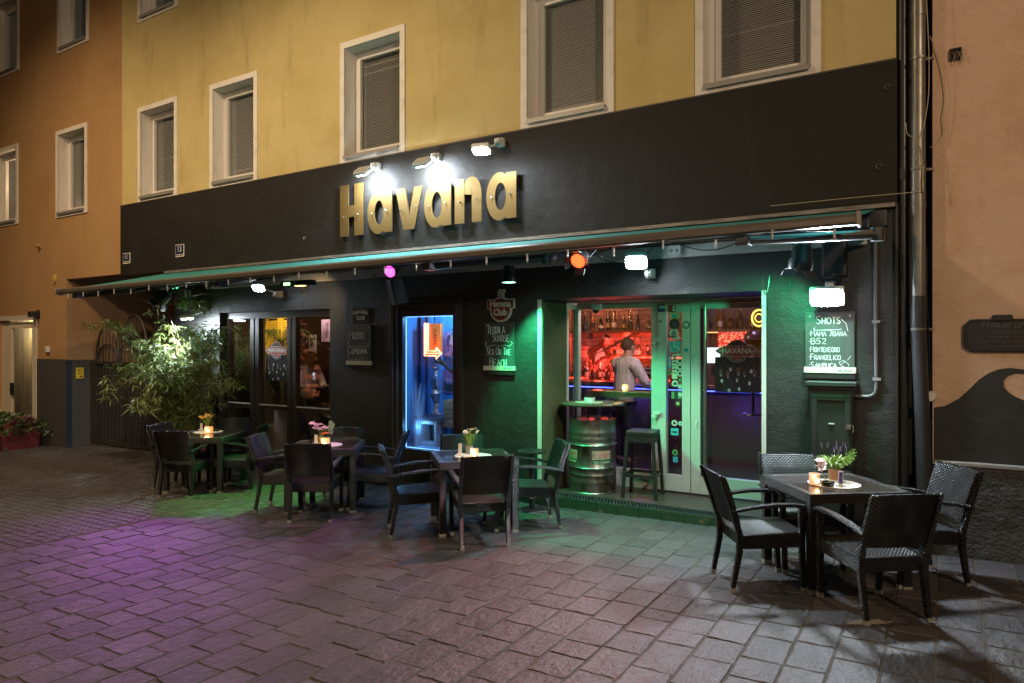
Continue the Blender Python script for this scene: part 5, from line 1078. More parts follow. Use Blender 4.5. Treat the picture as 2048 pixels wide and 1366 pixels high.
ss = thing('side_table', 'small round green lit side table behind the white-daisy table', 'side table', gpt(-3.98, -.30, .006)); part('top', MB().lathe([(.0, .66), (.16, .66), (.165, .672), (.16, .684), (0, .685)], n=24), m_weave, ss, uv=True); part('stem', MB().cyl((0, 0, .02), (0, 0, .66), .03), m_plas, ss); part('base', MB().lathe([(0, 0), (.15, 0), (.14, .02), (0, .03)], n=20), m_plas, ss)

# ------------------------------------------------------------------ plants
bbp = thing('bamboo_plant', 'large bushy bamboo in a red pot before the gate and pub wall', 'plant', gpt(-10.28, -.42, 0))
part('pot', MB().box(-.23, .23, -.23, .23, 0, .42), M('red_pot', (.22, .03, .035), .55), bbp, bevel=.02); part('soil', MB().box(-.2, .2, -.2, .2, .40, .425), m_dark, bbp)
rg = random.Random(11); fol = MB(); tips = []
for k in range(44):
    a = rg.uniform(0, 6.283); H = rg.uniform(.9, 2.1); sp = rg.uniform(.15, 1.0) * (1.25 if k % 3 else .8)
    if k == 0: a, H, sp = R(250), 2.5, .35
    if k == 1: a, H, sp = R(20), 2.55, .35
    if k == 2: a, H, sp = R(180), 2.2, 1.25
    b0 = Vector((rg.uniform(-.13, .13), rg.uniform(-.13, .13), .4)); d = Vector((math.cos(a) * .95 - .28, math.sin(a) * .6 - .15, 0)); dr = rg.uniform(0, .42) * sp
    P = [b0, b0 + d * sp * .2 + Vector((0, 0, H * .4)), b0 + d * sp * .55 + Vector((0, 0, H * .72)), b0 + d * sp * .95 + Vector((0, 0, H * .92 - dr)), b0 + d * sp * 1.25 + Vector((0, 0, H * .95 - dr * 2))]
    Q = []
    for i in range(4):
        for q in range(5): Q.append(P[i].lerp(P[i + 1], q / 5))
    Q.append(P[4]); part('cane', MB().tube(Q[::2], [.008 * (1 - .8 * i / 10) for i in range(len(Q[::2]))], 5), m_cane, bbp)
    for i in range(4, len(Q)):
        for _ in range(4):
            if rg.random() < .12: continue
            sa = rg.uniform(0, 6.28); tw_ = Q[i] + Vector((math.cos(sa), math.sin(sa), rg.uniform(-.5, .5))) * rg.uniform(.06, .24)
            for _ in range(rg.randint(4, 7)):
                la = rg.uniform(0, 6.28); L = rg.uniform(.09, .19); dv = Vector((math.cos(la), math.sin(la), rg.uniform(-1.1, .35))).normalized(); sv = dv.cross(Vector((rg.uniform(-.4, .4), rg.uniform(-.4, .4), 1))).normalized() * rg.uniform(.007, .012)
                p = tw_ + Vector((rg.uniform(-.02, .02), rg.uniform(-.02, .02), rg.uniform(-.02, .02))); m = p + dv * L * .42; e = p + dv * L + Vector((0, 0, -L * .15))
                if p.y > .36 and p.x > -1.0: continue
                if p.x > .95 or (p.z > 1.72 and abs(p.x + .12) < .32 and p.y > -.35): continue
                fol.add([p, m + sv, e, m - sv], [(0, 1, 2), (0, 2, 3)])
part('foliage', fol, m_leaf, bbp, kind='stuff')
pln = thing('planter', 'low dark red planter full of ivy and white flowers at the left edge', 'planter', gpt(-16.6, -.52, 0))
part('trough', MB().hexa([(-1.3, -.32, 0), (.98, -.32, 0), (-1.3, .3, 0), (.98, .3, 0), (-1.3, -.36, .33), (1.0, -.36, .33), (-1.3, .34, .33), (1.0, .34, .33)]), M('dark_red_trough', (.13, .020, .022), .5), pln, bevel=.015)
part('end_panel', MB().prism([(-.3, .30), (.28, .30), (.28, .55), (.18, .66), (-.05, .68), (-.3, .52)], (.93, 0, 0), (0, 1, 0), (0, 0, 1), (.05, 0, 0)), MATS['dark_red_trough'], pln)
iv = MB(); rg = random.Random(4)
for _ in range(1500):
    a = rg.uniform(-1.35, 1.15); b = rg.gauss(0, .22); z = .34 + .34 * math.sqrt(max(0, 1 - (b / .5) ** 2)) * rg.uniform(.3, 1.1)
    if a > .75: z -= rg.uniform(0, .35) * (a - .6)
    if b < -.33: z -= rg.uniform(.0, .25)
    c = Vector((a, b, z)); ax, u, v = axes((rg.uniform(-.6, .6), rg.uniform(-1, .2), rg.uniform(.1, 1))); r = rg.uniform(.028, .055); t0 = rg.uniform(0, 6)
    iv.add([c + (u * math.cos(t0 + k * 1.257) + v * math.sin(t0 + k * 1.257)) * r * (1 if k % 2 else .75) for k in range(5)], [(0, 1, 2, 3, 4)])
part('ivy', iv, m_leaf2, pln, kind='stuff')
for i in range(13): c = Vector((rg.uniform(-.9, .75), rg.uniform(-.3, .1), rg.uniform(.66, .74))); b = MB(); blossom(b, c, .055, rg, 6); blossom(b, c, .04, rg, 6); part('blossom', b, m_wf, pln)

# ------------------------------------------------------------------ people and figures (skinned skeletons)
def skin(name, J, E, mat, parent, sub=2, root=0):
    me = bpy.data.meshes.new(name); ks = list(J); idx = {k: i for i, k in enumerate(ks)}
    me.from_pydata([J[k][0] for k in ks], [(idx[a], idx[b]) for a, b in E], []); me.materials.append(mat); o = link(name, me, parent)
    md = o.modifiers.new('skin', 'SKIN'); md.use_smooth_shade = True; me.skin_vertices or None
    if not me.skin_vertices: me.attributes  # layer is made by the modifier
    ly = me.skin_vertices[0].data
    for k in ks: r = J[k][1]; ly[idx[k]].radius = r if isinstance(r, tuple) else (r, r)
    ly[root].use_root = True
    sm = o.modifiers.new('smooth', 'SUBSURF'); sm.levels = sub; sm.render_levels = sub
    return o
def person(loc, rz, label, shirt, trousers, hairm, skinm, arm='counter', hair='short', scale=1.0):
    t = thing('person', label, 'person', loc, None, rz); t.scale = (scale,) * 3
    J = {'pelvis': ((0, 0, .95), (.155, .11)), 'waist': ((0, .02, 1.10), (.135, .10)), 'chest': ((0, .05, 1.32), (.165, .12)), 'collar': ((0, .07, 1.47), (.10, .075)), 'neck': ((0, .09, 1.54), .055), 'jaw': ((0, .125, 1.61), (.066, .075)), 'crown': ((0, .115, 1.71), (.078, .092)), 'top': ((0, .11, 1.765), (.05, .06)), 'nose': ((0, .225, 1.645), .014)}
    E = [('pelvis', 'waist'), ('waist', 'chest'), ('chest', 'collar'), ('collar', 'neck'), ('neck', 'jaw'), ('jaw', 'crown'), ('crown', 'top'), ('jaw', 'nose')]
    S = dict(J); 
    for s, n in ((-1, 'l'), (1, 'r')):
        e, h = {'counter': ((s * .27, .20, 1.14), (s * .20, .44, 1.12)), 'table': ((s * .26, .18, 1.10), (s * .10, .40, 1.12))}[arm]
        J.update({n + 'sh': ((s * .185, .05, 1.44), .062), n + 'el': (e, .046), n + 'wr': (h, .031), n + 'pa': ((h[0], h[1] + .07, h[2] + .005), .034), n + 'hip': ((s * .09, 0, .88), .10), n + 'kn': ((s * .10, .03, .48), .068), n + 'an': ((s * .10, -.02, .09), .045), n + 'to': ((s * .11, .13, .04), .038)})
        E += [('collar', n + 'sh'), (n + 'sh', n + 'el'), (n + 'el', n + 'wr'), (n + 'wr', n + 'pa'), ('pelvis', n + 'hip'), (n + 'hip', n + 'kn'), (n + 'kn', n + 'an'), (n + 'an', n + 'to')]
        for q in range(4):
            k = n + 'f%d' % q; J[k] = ((h[0] + (q - 1.5) * .019, h[1] + .115, h[2] + .006), .010); J[k + 't'] = ((h[0] + (q - 1.5) * .021, h[1] + .15 - abs(q - 1.4) * .012, h[2] - .012), .008); E += [(n + 'pa', k), (k, k + 't')]
        J[n + 'th'] = ((h[0] - s * .045, h[1] + .07, h[2] + .0), .010); E.append((n + 'pa', n + 'th'))
    skin('body', J, E, skinm, t)
    P = {'hem': ((0, .0, .84), (.20, .15)), 'waist': ((0, .02, 1.08), (.185, .145)), 'chest': ((0, .045, 1.33), (.205, .155)), 'collar': ((0, .065, 1.475), (.12, .095)), 'nape': ((0, .085, 1.525), (.068, .062))}; PE = [('hem', 'waist'), ('waist', 'chest'), ('chest', 'collar'), ('collar', 'nape')]
    for s, n in ((-1, 'l'), (1, 'r')): P[n + 's'] = ((s * .19, .05, 1.435), .092); e = J[n + 'el'][0]; w_ = J[n + 'wr'][0]; P[n + 'e'] = (e, .078); P[n + 'w'] = (tuple(e[i] * .25 + w_[i] * .75 for i in range(3)), .056); PE += [('collar', n + 's'), (n + 's', n + 'e'), (n + 'e', n + 'w')]
    skin('shirt', P, PE, shirt, t)
    Q = {'belt': ((0, 0, .96), (.165, .12))}; QE = []
    for s, n in ((-1, 'l'), (1, 'r')): Q.update({n + 'h': ((s * .09, 0, .86), .112), n + 'k': ((s * .10, .03, .48), .080), n + 'a': ((s * .10, -.02, .10), .062)}); QE += [('belt', n + 'h'), (n + 'h', n + 'k'), (n + 'k', n + 'a')]
    skin('trousers', Q, QE, trousers, t)
    hm = MB(); rg = random.Random(len(label))
    if hair == 'curly':
        for _ in range(70):
            u = Vector((rg.gauss(0, 1), rg.gauss(0, 1) - .4, rg.gauss(0, 1) + .5)).normalized()
            if u.y > .45 and u.z < .5: continue
            hm.sphere((u.x * .115, .09 + u.y * .13, 1.69 + u.z * .115), rg.uniform(.03, .05), 6, 5)
    else:
        hm.sphere((0, .095, 1.695), (.094, .112, .098), 14, 10); hm.v = [(x, y, z) if not (y > .15 and z < 1.72) else (x * .7, y - .06, z) for x, y, z in hm.v]
    part('hair', hm, hairm, t, smooth=True)
    fc = MB(); [fc.sphere((s * .03, .205, 1.675), (.012, .006, .007), 6, 4) for s in (-1, 1)]; fc.box(-.022, .022, .194, .204, 1.588, 1.595); part('eyes_and_mouth', fc, m_plas, t)
    ea = MB(); [ea.sphere((s * .084, .11, 1.655), (.014, .024, .034), 8, 6) for s in (-1, 1)]; part('ear', ea, skinm, t, smooth=True)
    return t
m_skin = M('skin', (.48, .30, .22), .55); m_shirt = M('white_shirt', (.84, .82, .80), .85, bump=[(7, 1.0, .08), (20, .6, .02)], stretch=(1.6, 1.6, .5)); m_navy = M('dark_trousers', (.02, .022, .05), .8)
person((-3.97, 2.3, .075), R(-28), 'person in a white shirt standing at the bar seen from behind', m_shirt, m_navy, M('grey_hair', (.045, .036, .03), .8), m_skin, scale=1.03)
person((-10.42, 2.15, -.06), R(-95), 'person with curly blond hair behind the pub window', M('pale_blouse', (.55, .45, .48), .8), m_navy, M('blond_hair', (.46, .30, .16), .8), m_skin, 'table', 'curly', .98)
ph = thing('phone', 'small glowing phone held up by the curly haired person', 'phone', W(628, 752, 1.9)); part('case', MB().box(-.035, .035, .0, .01, -.07, .07), m_plas, ph, bevel=.004); part('screen', MB().box(-.03, .03, -.003, -.0005, -.06, .06), M('phone_screen', (.6, .7, 1), .4, emit=((.6, .75, 1), 1.0)), ph)

# ------------------------------------------------------------------ inside the show case
stt = thing('boy_statue', 'dark glazed statue of a boy in a flat cap standing in the show case', 'statue', (-5.995, .50, .835), None, R(-35)); k = .665
m_gz = M('glazed_dark', (.075, .07, .10), .2); m_gr = M('glazed_red', (.45, .06, .07), .25); m_gs = M('glazed_skin', (.50, .28, .22), .3)
J = {'pelvis': ((0, 0, .30), (.055, .042)), 'waist': ((.0, 0, .36), .047), 'chest': ((0, .0, .45), (.062, .046)), 'collar': ((0, 0, .51), .034), 'neck': ((0, .004, .54), .019), 'jaw': ((-.004, .010, .575), .028), 'crown': ((-.004, .006, .61), .032), 'nose': ((-.006, .046, .578), .006)}
E = [('pelvis', 'waist'), ('waist', 'chest'), ('chest', 'collar'), ('collar', 'neck'), ('neck', 'jaw'), ('jaw', 'crown'), ('jaw', 'nose')]
for s, n in ((-1, 'l'), (1, 'r')):
    J.update({n + 's': ((s * .068, 0, .495), .024), n + 'e': ((s * .098, -.01, .405), .021), n + 'w': ((s * .078, .035, .335), .013), n + 'p': ((s * .070, .042, .308), .015), n + 'h': ((s * .034, 0, .27), .042), n + 'k': ((s * .034 - .01, .02, .155), .032), n + 'a': ((s * -.022, .0 - s * .02, .035), .014), n + 't': ((s * -.03, .05 - s * .02, .012), .015)})
    E += [('collar', n + 's'), (n + 's', n + 'e'), (n + 'e', n + 'w'), (n + 'w', n + 'p'), ('pelvis', n + 'h'), (n + 'h', n + 'k'), (n + 'k', n + 'a'), (n + 'a', n + 't')]
skin('body', J, E, m_gs, stt)
P = {k_: (J[k_][0], tuple(q * 1.12 for q in J[k_][1]) if isinstance(J[k_][1], tuple) else J[k_][1] * 1.14) for k_ in ('pelvis', 'waist', 'chest', 'collar', 'ls', 'le', 'lw', 'rs', 're', 'rw')}; skin('jacket', P, [e for e in E if e[0] in P and e[1] in P], m_gz, stt)
P = {k_: (J[k_][0], J[k_][1] if isinstance(J[k_][1], tuple) else J[k_][1] * 1.18) for k_ in ('pelvis', 'lh', 'lk', 'rh', 'rk')}; skin('breeches', P, [e for e in E if e[0] in P and e[1] in P], m_gz, stt)
part('waistcoat', MB().sphere((0, .034, .435), (.040, .026, .075), 10, 8), m_gr, stt, smooth=True)
part('flat_cap', MB().sphere((-.004, -.002, .632), (.050, .056, .024), 14, 8).lathe([(0, 0), (.04, 0), (.042, .005), (0, .008)], (-.004, .034, .618), 14), M('glazed_cap', (.10, .05, .06), .3), stt, smooth=True); stt.scale = (1.04,) * 3
def thing_box(name, label, cat, x0, x1, y0, y1, z0, z1, mat): t = thing(name, label, cat, ((x0 + x1) / 2, (y0 + y1) / 2, z0)); return t
cu = thing('cube_stand', 'pale open cube stand under the boy statue', 'stand', (-6.03, .45, .43)); cub = M('silver_stand', (.30, .32, .36), .5); part('frame', frame(MB(), -.185, .165, .0, .345, -.09, .16, .045), cub, cu, bevel=.005); part('back', MB().box(-.14, .12, .15, .158, .045, .30), m_dark, cu); part('top_slab', MB().box(-.20, .24, -.12, .20, .347, .40), M('dark_slab', (.06, .06, .08), .4), cu, bevel=.005)
wc = thing('wooden_crate', 'brown wooden crate at the right of the show case', 'crate', (-5.60, .55, .43)); m_wd = M('crate_wood', (.26, .13, .065), .6, bump=(40, .3, .006), stretch=(1, 1, 8))
for i in range(3): part('board', MB().box(-.22, .26, -.10, -.082, .262 + i * .125, .380 + i * .125), m_wd, wc, bevel=.004)
part('side', MB().box(-.225, -.205, -.08, .2, .262, .635), m_wd, wc); part('lid', MB().box(-.225, .26, -.08, .2, .62, .636), m_wd, wc); part('blue_box_below', MB().box(-.13, .26, -.06, .2, .0, .26), M('blue_box', (.02, .06, .22), .5), wc)
car = thing('toy_car', 'red and white toy car on the wooden crate', 'toy car', (-5.55, .52, 1.068)); part('body', MB().prism([(-.11, .02), (.11, .02), (.115, .05), (.06, .06), (-.10, .06), (-.115, .045)], (0, -.04, 0), (1, 0, 0), (0, 0, 1), (0, .08, 0)), m_gr, car, bevel=.006); part('roof', MB().prism([(-.07, .06), (.04, .06), (.015, .095), (-.05, .095)], (0, -.034, 0), (1, 0, 0), (0, 0, 1), (0, .068, 0)), m_wht, car, bevel=.004)
for s in (-.065, .065): part('wheel', MB().cyl((s, -.046, .02), (s, .046, .02), .02, n=12), m_plas, car)
ns = thing('neon_sign', 'orange neon arrow sign pointing right in the show case', 'neon sign', W(866, 680, .70)); part('box', MB().box(-.11, .135, .0, .06, -.21, .235), M('orange_sign', (.62, .15, .02), .5, emit=((1, .13, .01), .28)), ns, bevel=.008)
nn = MB(); o_ = [(-.135, .235), (-.075, .235), (-.075, -.155), (.075, -.155), (.075, -.115), (.165, -.19), (.075, -.265), (.075, -.225), (-.135, -.225)]; nn.tube([(p[0], -.02, p[1]) for p in o_ + o_[:1]], .014, 8); nn.tube([(-.105, -.02, .22), (-.105, -.02, -.19), (.13, -.02, -.19)], .012, 8)
part('neon_tube', nn, M('neon_orange', (1, .5, .3), .4, emit=((1, .34, .14), 3.6)), ns); point('neon_light', W(866, 690, .60), 1.0, (1, .25, .06), .05)
lt = lettering('CAFFE', .085, M('dark_orange', (.30, .05, .01), .5), ns, (.035, -.004, .04), rot=(R(90), R(90), 0)); part('cord', MB().tube([(-.05, .03, .235), (-.06, .03, .32)], .003, 4).tube([(.07, .03, .235), (.06, .03, .32)], .003, 4), m_plas, ns)
def poster(x0, x1, z0, z1, y, label, c1, c2, c3, sc_=9, name='poster', faces=0, emit=None):
    t = thing(name, label, name, ((x0 + x1) / 2, y, (z0 + z1) / 2)); hw, hh = (x1 - x0) / 2, (z1 - z0) / 2; part('sheet', MB().box(-hw, hw, 0, .006, -hh, hh), M('print_' + label[:18].replace(' ', '_'), c1, .5, var=(c2, sc_, .42, .60)), t)
    return t, hw, hh
t, hw, hh = poster(-6.07, -5.83, 1.655, 2.0, .80, 'portrait poster of a long haired singer in the show case', (.22, .10, .22), (.40, .22, .32), 0, 14); b = MB(); b.prism([(.055 * math.cos(q) - .0, .08 * math.sin(q) + .04) for q in [k * .5 for k in range(12)]], (0.02, -.004, 0), (1, 0, 0), (0, 0, 1), (0, .003, 0)); part('face_shape', b, M('poster_face', (.50, .26, .26), .6, var=((.2, .06, .1), 16, .5, .65)), t); b = MB()
for i in range(9): b.tube([(-.05 + .012 * i, -.003, .13), (-.085 + .018 * i, -.003, .02), (-.09 + .02 * i + .01 * (i % 3), -.003, -.12)], .006, 4) if i not in (4, 5, 6) else None
part('hair_shape', b, M('poster_hair', (.10, .03, .10), .6), t)
t, hw, hh = poster(-6.10, -5.86, 1.13, 1.46, .80, 'tin poster with a red street scene in the show case', (.30, .08, .12), (.16, .10, .24), 0, 12); part('figures', MB().box(-.05, .06, -.004, -.001, -.14, -.03).box(-.09, -.06, -.004, -.001, -.12, .0).box(.07, .1, -.004, -.001, -.1, .05), m_dark, t); part('title', MB().box(-.07, .06, -.004, -.001, .02, .03).box(-.05, .04, -.004, -.001, .0, .008), M('poster_title', (.5, .3, .4), .5), t)
hn = thing('brass_horn', 'dark brass horn hung at the right of the show case', 'horn', W(905, 737, .62)); part('bell', MB().tube([(-.22, -.05, .12), (-.19, -.04, .10), (-.13, -.02, .06), (.0, 0, -.05), (.14, 0, -.17)], [.058, .040, .028, .020, .013], 14), M('old_brass', (.14, .09, .06), .25, .9), hn, smooth=True); part('coil', MB().tube([(.16 + .11 * math.cos(q), .0, .0 + .12 * math.sin(q)) for q in [k * .45 for k in range(15)]], .012, 8), M('old_brass2', (.30, .12, .10), .25, .9), hn, smooth=True)
dg = thing('dry_grass', 'tall pale dried grass in the left of the show case', 'dried grass', (-6.16, .30, .43)); part('blades', blades(MB(), 60, .95, .20, random.Random(6), .0035, .06, .2), M('pale_dry_grass', (.42, .50, .62), .7), dg, kind='stuff')
iv2 = thing('hanging_ivy', 'hanging ivy in the upper right corner of the show case', 'plant', (-5.72, .68, 1.9)); b = MB(); rg = random.Random(9)
for _ in range(260): c = Vector((rg.gauss(0, .07), rg.gauss(0, .03), rg.uniform(-.36, .3))); u = Vector((rg.uniform(-1, 1), rg.uniform(-.4, .4), rg.uniform(-1, 1))) * .025; v = Vector((rg.uniform(-1, 1), rg.uniform(-.4, .4), rg.uniform(-1, 1))) * .02; b.quad(c - u, c - v, c + u, c + v)
part('leaves', b, m_leaf2, iv2, kind='stuff')

# ------------------------------------------------------------------ logos and posters on the glass
def logo(px0, px1, pyc, y, glass_parent, full, s_txt):
    a, b = W(px0, pyc, y), W(px1, pyc, y); c = (a + b) / 2; wd = b.x - a.x; hw = wd / 2; t = thing('window_logo', full, 'window sticker', c); u = wd / .52
    g = MB(); disc(g, 0, -.004, .0, .135 * u, 30, d=.002); disc_o = part('outer_disc', g, M('logo_black', (.02, .02, .02), .5), t); part('disc_rim', ring(MB(), 0, 0, .135 * u, .135 * u, .127 * u, .127 * u, .002, y=-.0055), M('logo_grey', (.40, .40, .38), .5), t); g = MB(); disc(g, 0, -.0055, -.02 * u, .085 * u, 24, d=.001); part('orange_disc', g, M('logo_orange', (.46, .10, .03), .5), t)
    hexo = lambda k, e: [(-hw * k, 0), (-hw * .80 * k, .028 * u + e), (-hw * .62 * k, .056 * u + e), (hw * .62 * k, .056 * u + e), (hw * .80 * k, .028 * u + e), (hw * k, 0), (hw * .80 * k, -.028 * u - e), (hw * .62 * k, -.056 * u - e), (-hw * .62 * k, -.056 * u - e), (-hw * .80 * k, -.028 * u - e)]
    part('banner_edge', MB().prism(hexo(1.0, .008 * u), (0, -.0075, 0), (1, 0, 0), (0, 0, 1), (0, .0015, 0)), MATS['logo_grey'], t); part('banner', MB().prism(hexo(.95, .0), (0, -.0095, 0), (1, 0, 0), (0, 0, 1), (0, .0015, 0)), M('logo_red', (.36, .040, .025), .5), t)
    lettering('HAVANA', .098 * u, M('logo_white', (.70, .68, .62), .5), t, (0, -.0115, 0), scale=(.86, 1, 1), offset=.004 * u, space=1.02)
    g = MB(); [g.prism([(s * hw * .88, 0), (s * hw * .74, .020 * u), (s * hw * .66, .0), (s * hw * .74, -.020 * u)], (0, -.0115, 0), (1, 0, 0), (0, 0, 1), (0, .001, 0)) for s in (-1, 1)]; part('banner_tip', g, M('logo_pink', (.62, .36, .32), .5), t)
    for i, ch in enumerate('LITTLE'): q = R(90 + 38 - i * 15.2); lettering(ch, .034 * u, MATS['logo_orange'], t, (.108 * u * math.cos(q), -.0075, .108 * u * math.sin(q)), rot=(R(90), math.pi / 2 - q, 0), offset=.001)
    for i, ch in enumerate(s_txt):
        if ch != ' ': q = R(270 - 58 + i * 116 / (len(s_txt) - 1)); lettering(ch, .024 * u, MATS['logo_white'], t, (.109 * u * math.cos(q), -.0075, .109 * u * math.sin(q)), rot=(R(90), -(q - R(270)), 0))
    return t
def gents(px0, py0, px1, py1, y, label):
    a, b = W(px0, py0, y), W(px1, py1, y); c = (a + b) / 2; hw, hh = (b.x - a.x) / 2, (a.z - b.z) / 2; t = thing('window_poster', label, 'poster', c); part('sheet', MB().box(-hw, hw, -.001, .002, -hh, hh), M('poster_black', (.012, .012, .014), .35, var=((.03, .025, .03), 6, .5, .7)), t); rg = random.Random(px0)
    sk, wh = M('poster_skin', (.22, .10, .065), .6, var=((.07, .03, .02), 18, .4, .6)), M('poster_white', (.40, .40, .40), .6); f = MB(); s = MB(); j = MB()
    for fx, fz, r in ((-.80, .18, .16), (-.45, .08, .15), (.06, .28, .17), (.36, .10, .12), (.82, .22, .16)):
        X, Z, q = fx * hw * .92, fz * hh, r * hh; f.prism([(q * .62 * math.cos(k * .6), q * .85 * math.sin(k * .6)) for k in range(10)], (X, -.0035, Z), (1, 0, 0), (0, 0, 1), (0, .002, 0)); s.prism([(-q * .5, -q * .85), (q * .5, -q * .85), (q * .22, -q * 1.9), (-q * .1, -q * 1.7)], (X, -.003, Z), (1, 0, 0), (0, 0, 1), (0, .0015, 0)); j.prism([(-q * .35, -q * 1.0), (q * .35, -q * 1.25), (q * .35, -q * .95), (-q * .35, -q * 1.3)], (X, -.0045, Z), (1, 0, 0), (0, 0, 1), (0, .001, 0))
    for fx, fz in ((-.30, .30), (.62, .22), (-.68, -.36), (.0, -.3), (.55, -.45), (.1, -.80), (-.35, -.88)): s.prism([(.07 * hh * math.cos(k * .8) * rg.uniform(.6, 1.5), .12 * hh * math.sin(k * .8)) for k in range(8)], (fx * hw, -.003, fz * hh), (1, 0, 0), (0, 0, 1), (0, .0015, 0))
    part('face_shapes', f, sk, t); part('shirt_shapes', s, wh, t, kind='stuff'); part('tie_shapes', j, m_plas, t)
    sm = MB(); [sm.tube([(x * hw, -.003, hh * .3), (x * hw + .02, -.003, hh * .55), (x * hw - .02, -.003, hh * .75), (x * hw + .01, -.003, hh * .95)], .0022, 4) for x in (-.5, -.2, .4, .7)]; part('smoke_lines', sm, M('poster_smoke', (.09, .08, .08), .6), t)
gents(532, 711, 577, 763, .128, 'dark poster of men in dinner jackets on the middle pub window'); logo(531, 577, 701, .126, pw, 'red and orange banner logo on the middle pub window', 'SMOKES & WHISKEY BAR')
gents(1430, 714, 1520, 787, YF - .0, 'dark poster of men in dinner jackets on the entrance door'); logo(1430, 1520, 702, YF - .004, dw, 'red and orange banner logo on the entrance door', 'SMOKES & WHISKEY BAR')
tx = thing('window_writing', 'orange hand painted help wanted writing on the right pub window', 'window writing', (-8.0, .128, 1.3)); b = MB()
for s, px, py, wpx, h in (('ab.', 628, 738, 12, .07), ('Aushilfe', 607, 757, 32, .085), ('gesucht', 611, 774, 25, .065), ('anfr. im', 606, 783, 27, .06), ('Lokal', 617, 792, 21, .08)): p, q = W(px, py, .128), W(px + wpx, py, .128); hand(b, s, p.x, p.z, h, .128, q.x - p.x, .0048, caps=False, slant=.25)
part('painted_letters', b, M('orange_paint', (.72, .22, .07), .6), tx, world=True)

# ------------------------------------------------------------------ the bar inside
ctr = thing('bar_counter', 'long dark bar counter with a blue light strip under its top', 'bar counter', (-4, 3.1, .075)); part('front', MB().box(-6.6, -1.0, 3.06, 3.12, .075, 1.10), M('counter_front', (.07, .035, .03), .6, bump=(20, .3, .02), coord='World'), ctr, world=True); part('top', MB().box(-6.65, -.9, 2.92, 3.42, 1.19, 1.235), M('counter_wood', (.20, .09, .045), .3, var=((.14, .06, .03), 4, .4, .7)), ctr, world=True, bevel=.006)
part('led_strip', MB().box(-6.5, -1.0, 2.99, 3.0, 1.135, 1.150), M('blue_counter_led', (.1, .1, 1), .5, emit=((.07, .10, 1), 7)), ctr, world=True)
ld = thing('window_ledge', 'dark wooden standing ledge inside the entrance window', 'ledge', (-3.5, 1.25, 1.2)); part('board', MB().box(-3.96, -2.95, 1.10, 1.42, 1.155, 1.225), M('ledge_wood', (.11, .05, .025), .35), ld, world=True, bevel=.006); part('leg', MB().box(-3.1, -3.05, 1.2, 1.3, .075, 1.155).box(-3.9, -3.85, 1.2, 1.3, .075, 1.155), m_plas, ld, world=True)
vt = thing('faceted_votive', 'small faceted glass with a burning candle on the inside ledge', 'candle', (-3.48, 1.22, 1.226)); b = MB(); b.lathe([(.0, 0), (.035, 0), (.045, .05), (.03, .085), (.0, .085)], n=7); part('glass', b, M('votive_clear', (.7, .5, .3), .15, emit=((1, .6, .25), 1.2)), vt); part('flame', MB().sphere((0, -.05, .04), (.014, .006, .02), 8, 6), m_flame, vt); point('votive_light', (-3.48, 1.10, 1.33), .8, (1, .55, .2), .02)
shf = thing('bottle_shelf', 'long dark shelf with bottles high on the brick wall', 'shelf', (-4.6, 3.9, 2.03)); part('board', MB().box(-5.6, -2.2, 3.82, 4.055, 2.02, 2.06), M('shelf_wood', (.10, .05, .03), .5), shf, world=True); part('bracket', MB().box(-5.3, -5.27, 3.9, 4.055, 1.92, 2.02).box(-3.9, -3.87, 3.9, 4.055, 1.92, 2.02), m_plas, shf, world=True)
sh2 = thing('lit_glass_shelf', 'red lit glass shelf with bottles right of the guitar', 'shelf', (-4.2, 3.9, 1.6)); part('board', MB().box(-4.85, -3.55, 3.84, 4.055, 1.585, 1.60), M('red_shelf_glass', (.5, .1, .08), .2, emit=((1, .05, .03), 1.2)), sh2, world=True); part('led_strip', MB().box(-4.85, -3.55, 4.03, 4.04, 1.601, 1.612), M('red_led', (1, .1, .1), .5, emit=((1, .045, .03), 14)), sh2, world=True)
bkc = thing('back_counter', 'low back counter crowded with red lit bottles', 'back counter', (-4.6, 3.9, .075)); part('cabinet', MB().box(-5.9, -2.2, 3.66, 4.055, .075, 1.17), m_dark, bkc, world=True); part('top', MB().box(-5.9, -2.2, 3.62, 4.055, 1.172, 1.215), MATS['counter_wood'], bkc, world=True); part('led_strip', MB().box(-5.8, -3.5, 4.03, 4.04, 1.22, 1.232), MATS['red_led'], bkc, world=True)
m_bg = [GLASS('bottle_clear', (.75, .72, .66), f0=.12, rough=.1), M('bottle_green', (.012, .03, .014), .1), M('bottle_brown', (.05, .02, .008), .12), M('bottle_amber', (.28, .10, .02), .15), M('bottle_dark', (.012, .010, .010), .12)]; m_lab = [M('label_white', (.60, .56, .46), .6), M('label_black', (.03, .03, .03), .6), M('label_gold', (.40, .28, .08), .5)]
PB = [[(.0, 0), (.038, 0), (.038, .17), (.030, .20), (.013, .235), (.013, .29), (0, .29)], [(.0, 0), (.033, 0), (.034, .14), (.034, .20), (.012, .25), (.011, .31), (0, .31)], [(.0, 0), (.045, 0), (.046, .11), (.036, .15), (.014, .175), (.014, .22), (0, .22)], [(.0, 0), (.040, 0), (.030, .10), (.040, .19), (.016, .23), (.016, .27), (0, .27)]]
proto = []
for i, p in enumerate(PB):
    for j, mg in enumerate(m_bg):
        t = thing('liquor_bottle', 'x', 'bottle'); part('glass', MB().lathe(p, n=12), mg, t, smooth=True); r = p[1][0]
        part('label', MB().lathe([(r * .9, .05), (r + .0012, .05), (r + .0012, .125 if i != 2 else .095), (r * .9, .125 if i != 2 else .095)], n=12), m_lab[(i + j) % 3], t); part('cap', MB().cyl((0, 0, p[-2][1]), (0, 0, p[-2][1] + .025), p[-2][0] * 1.15, n=8), m_lab[1 + (i + j) % 2], t); proto.append(t)
used = set(); rg = random.Random(21)
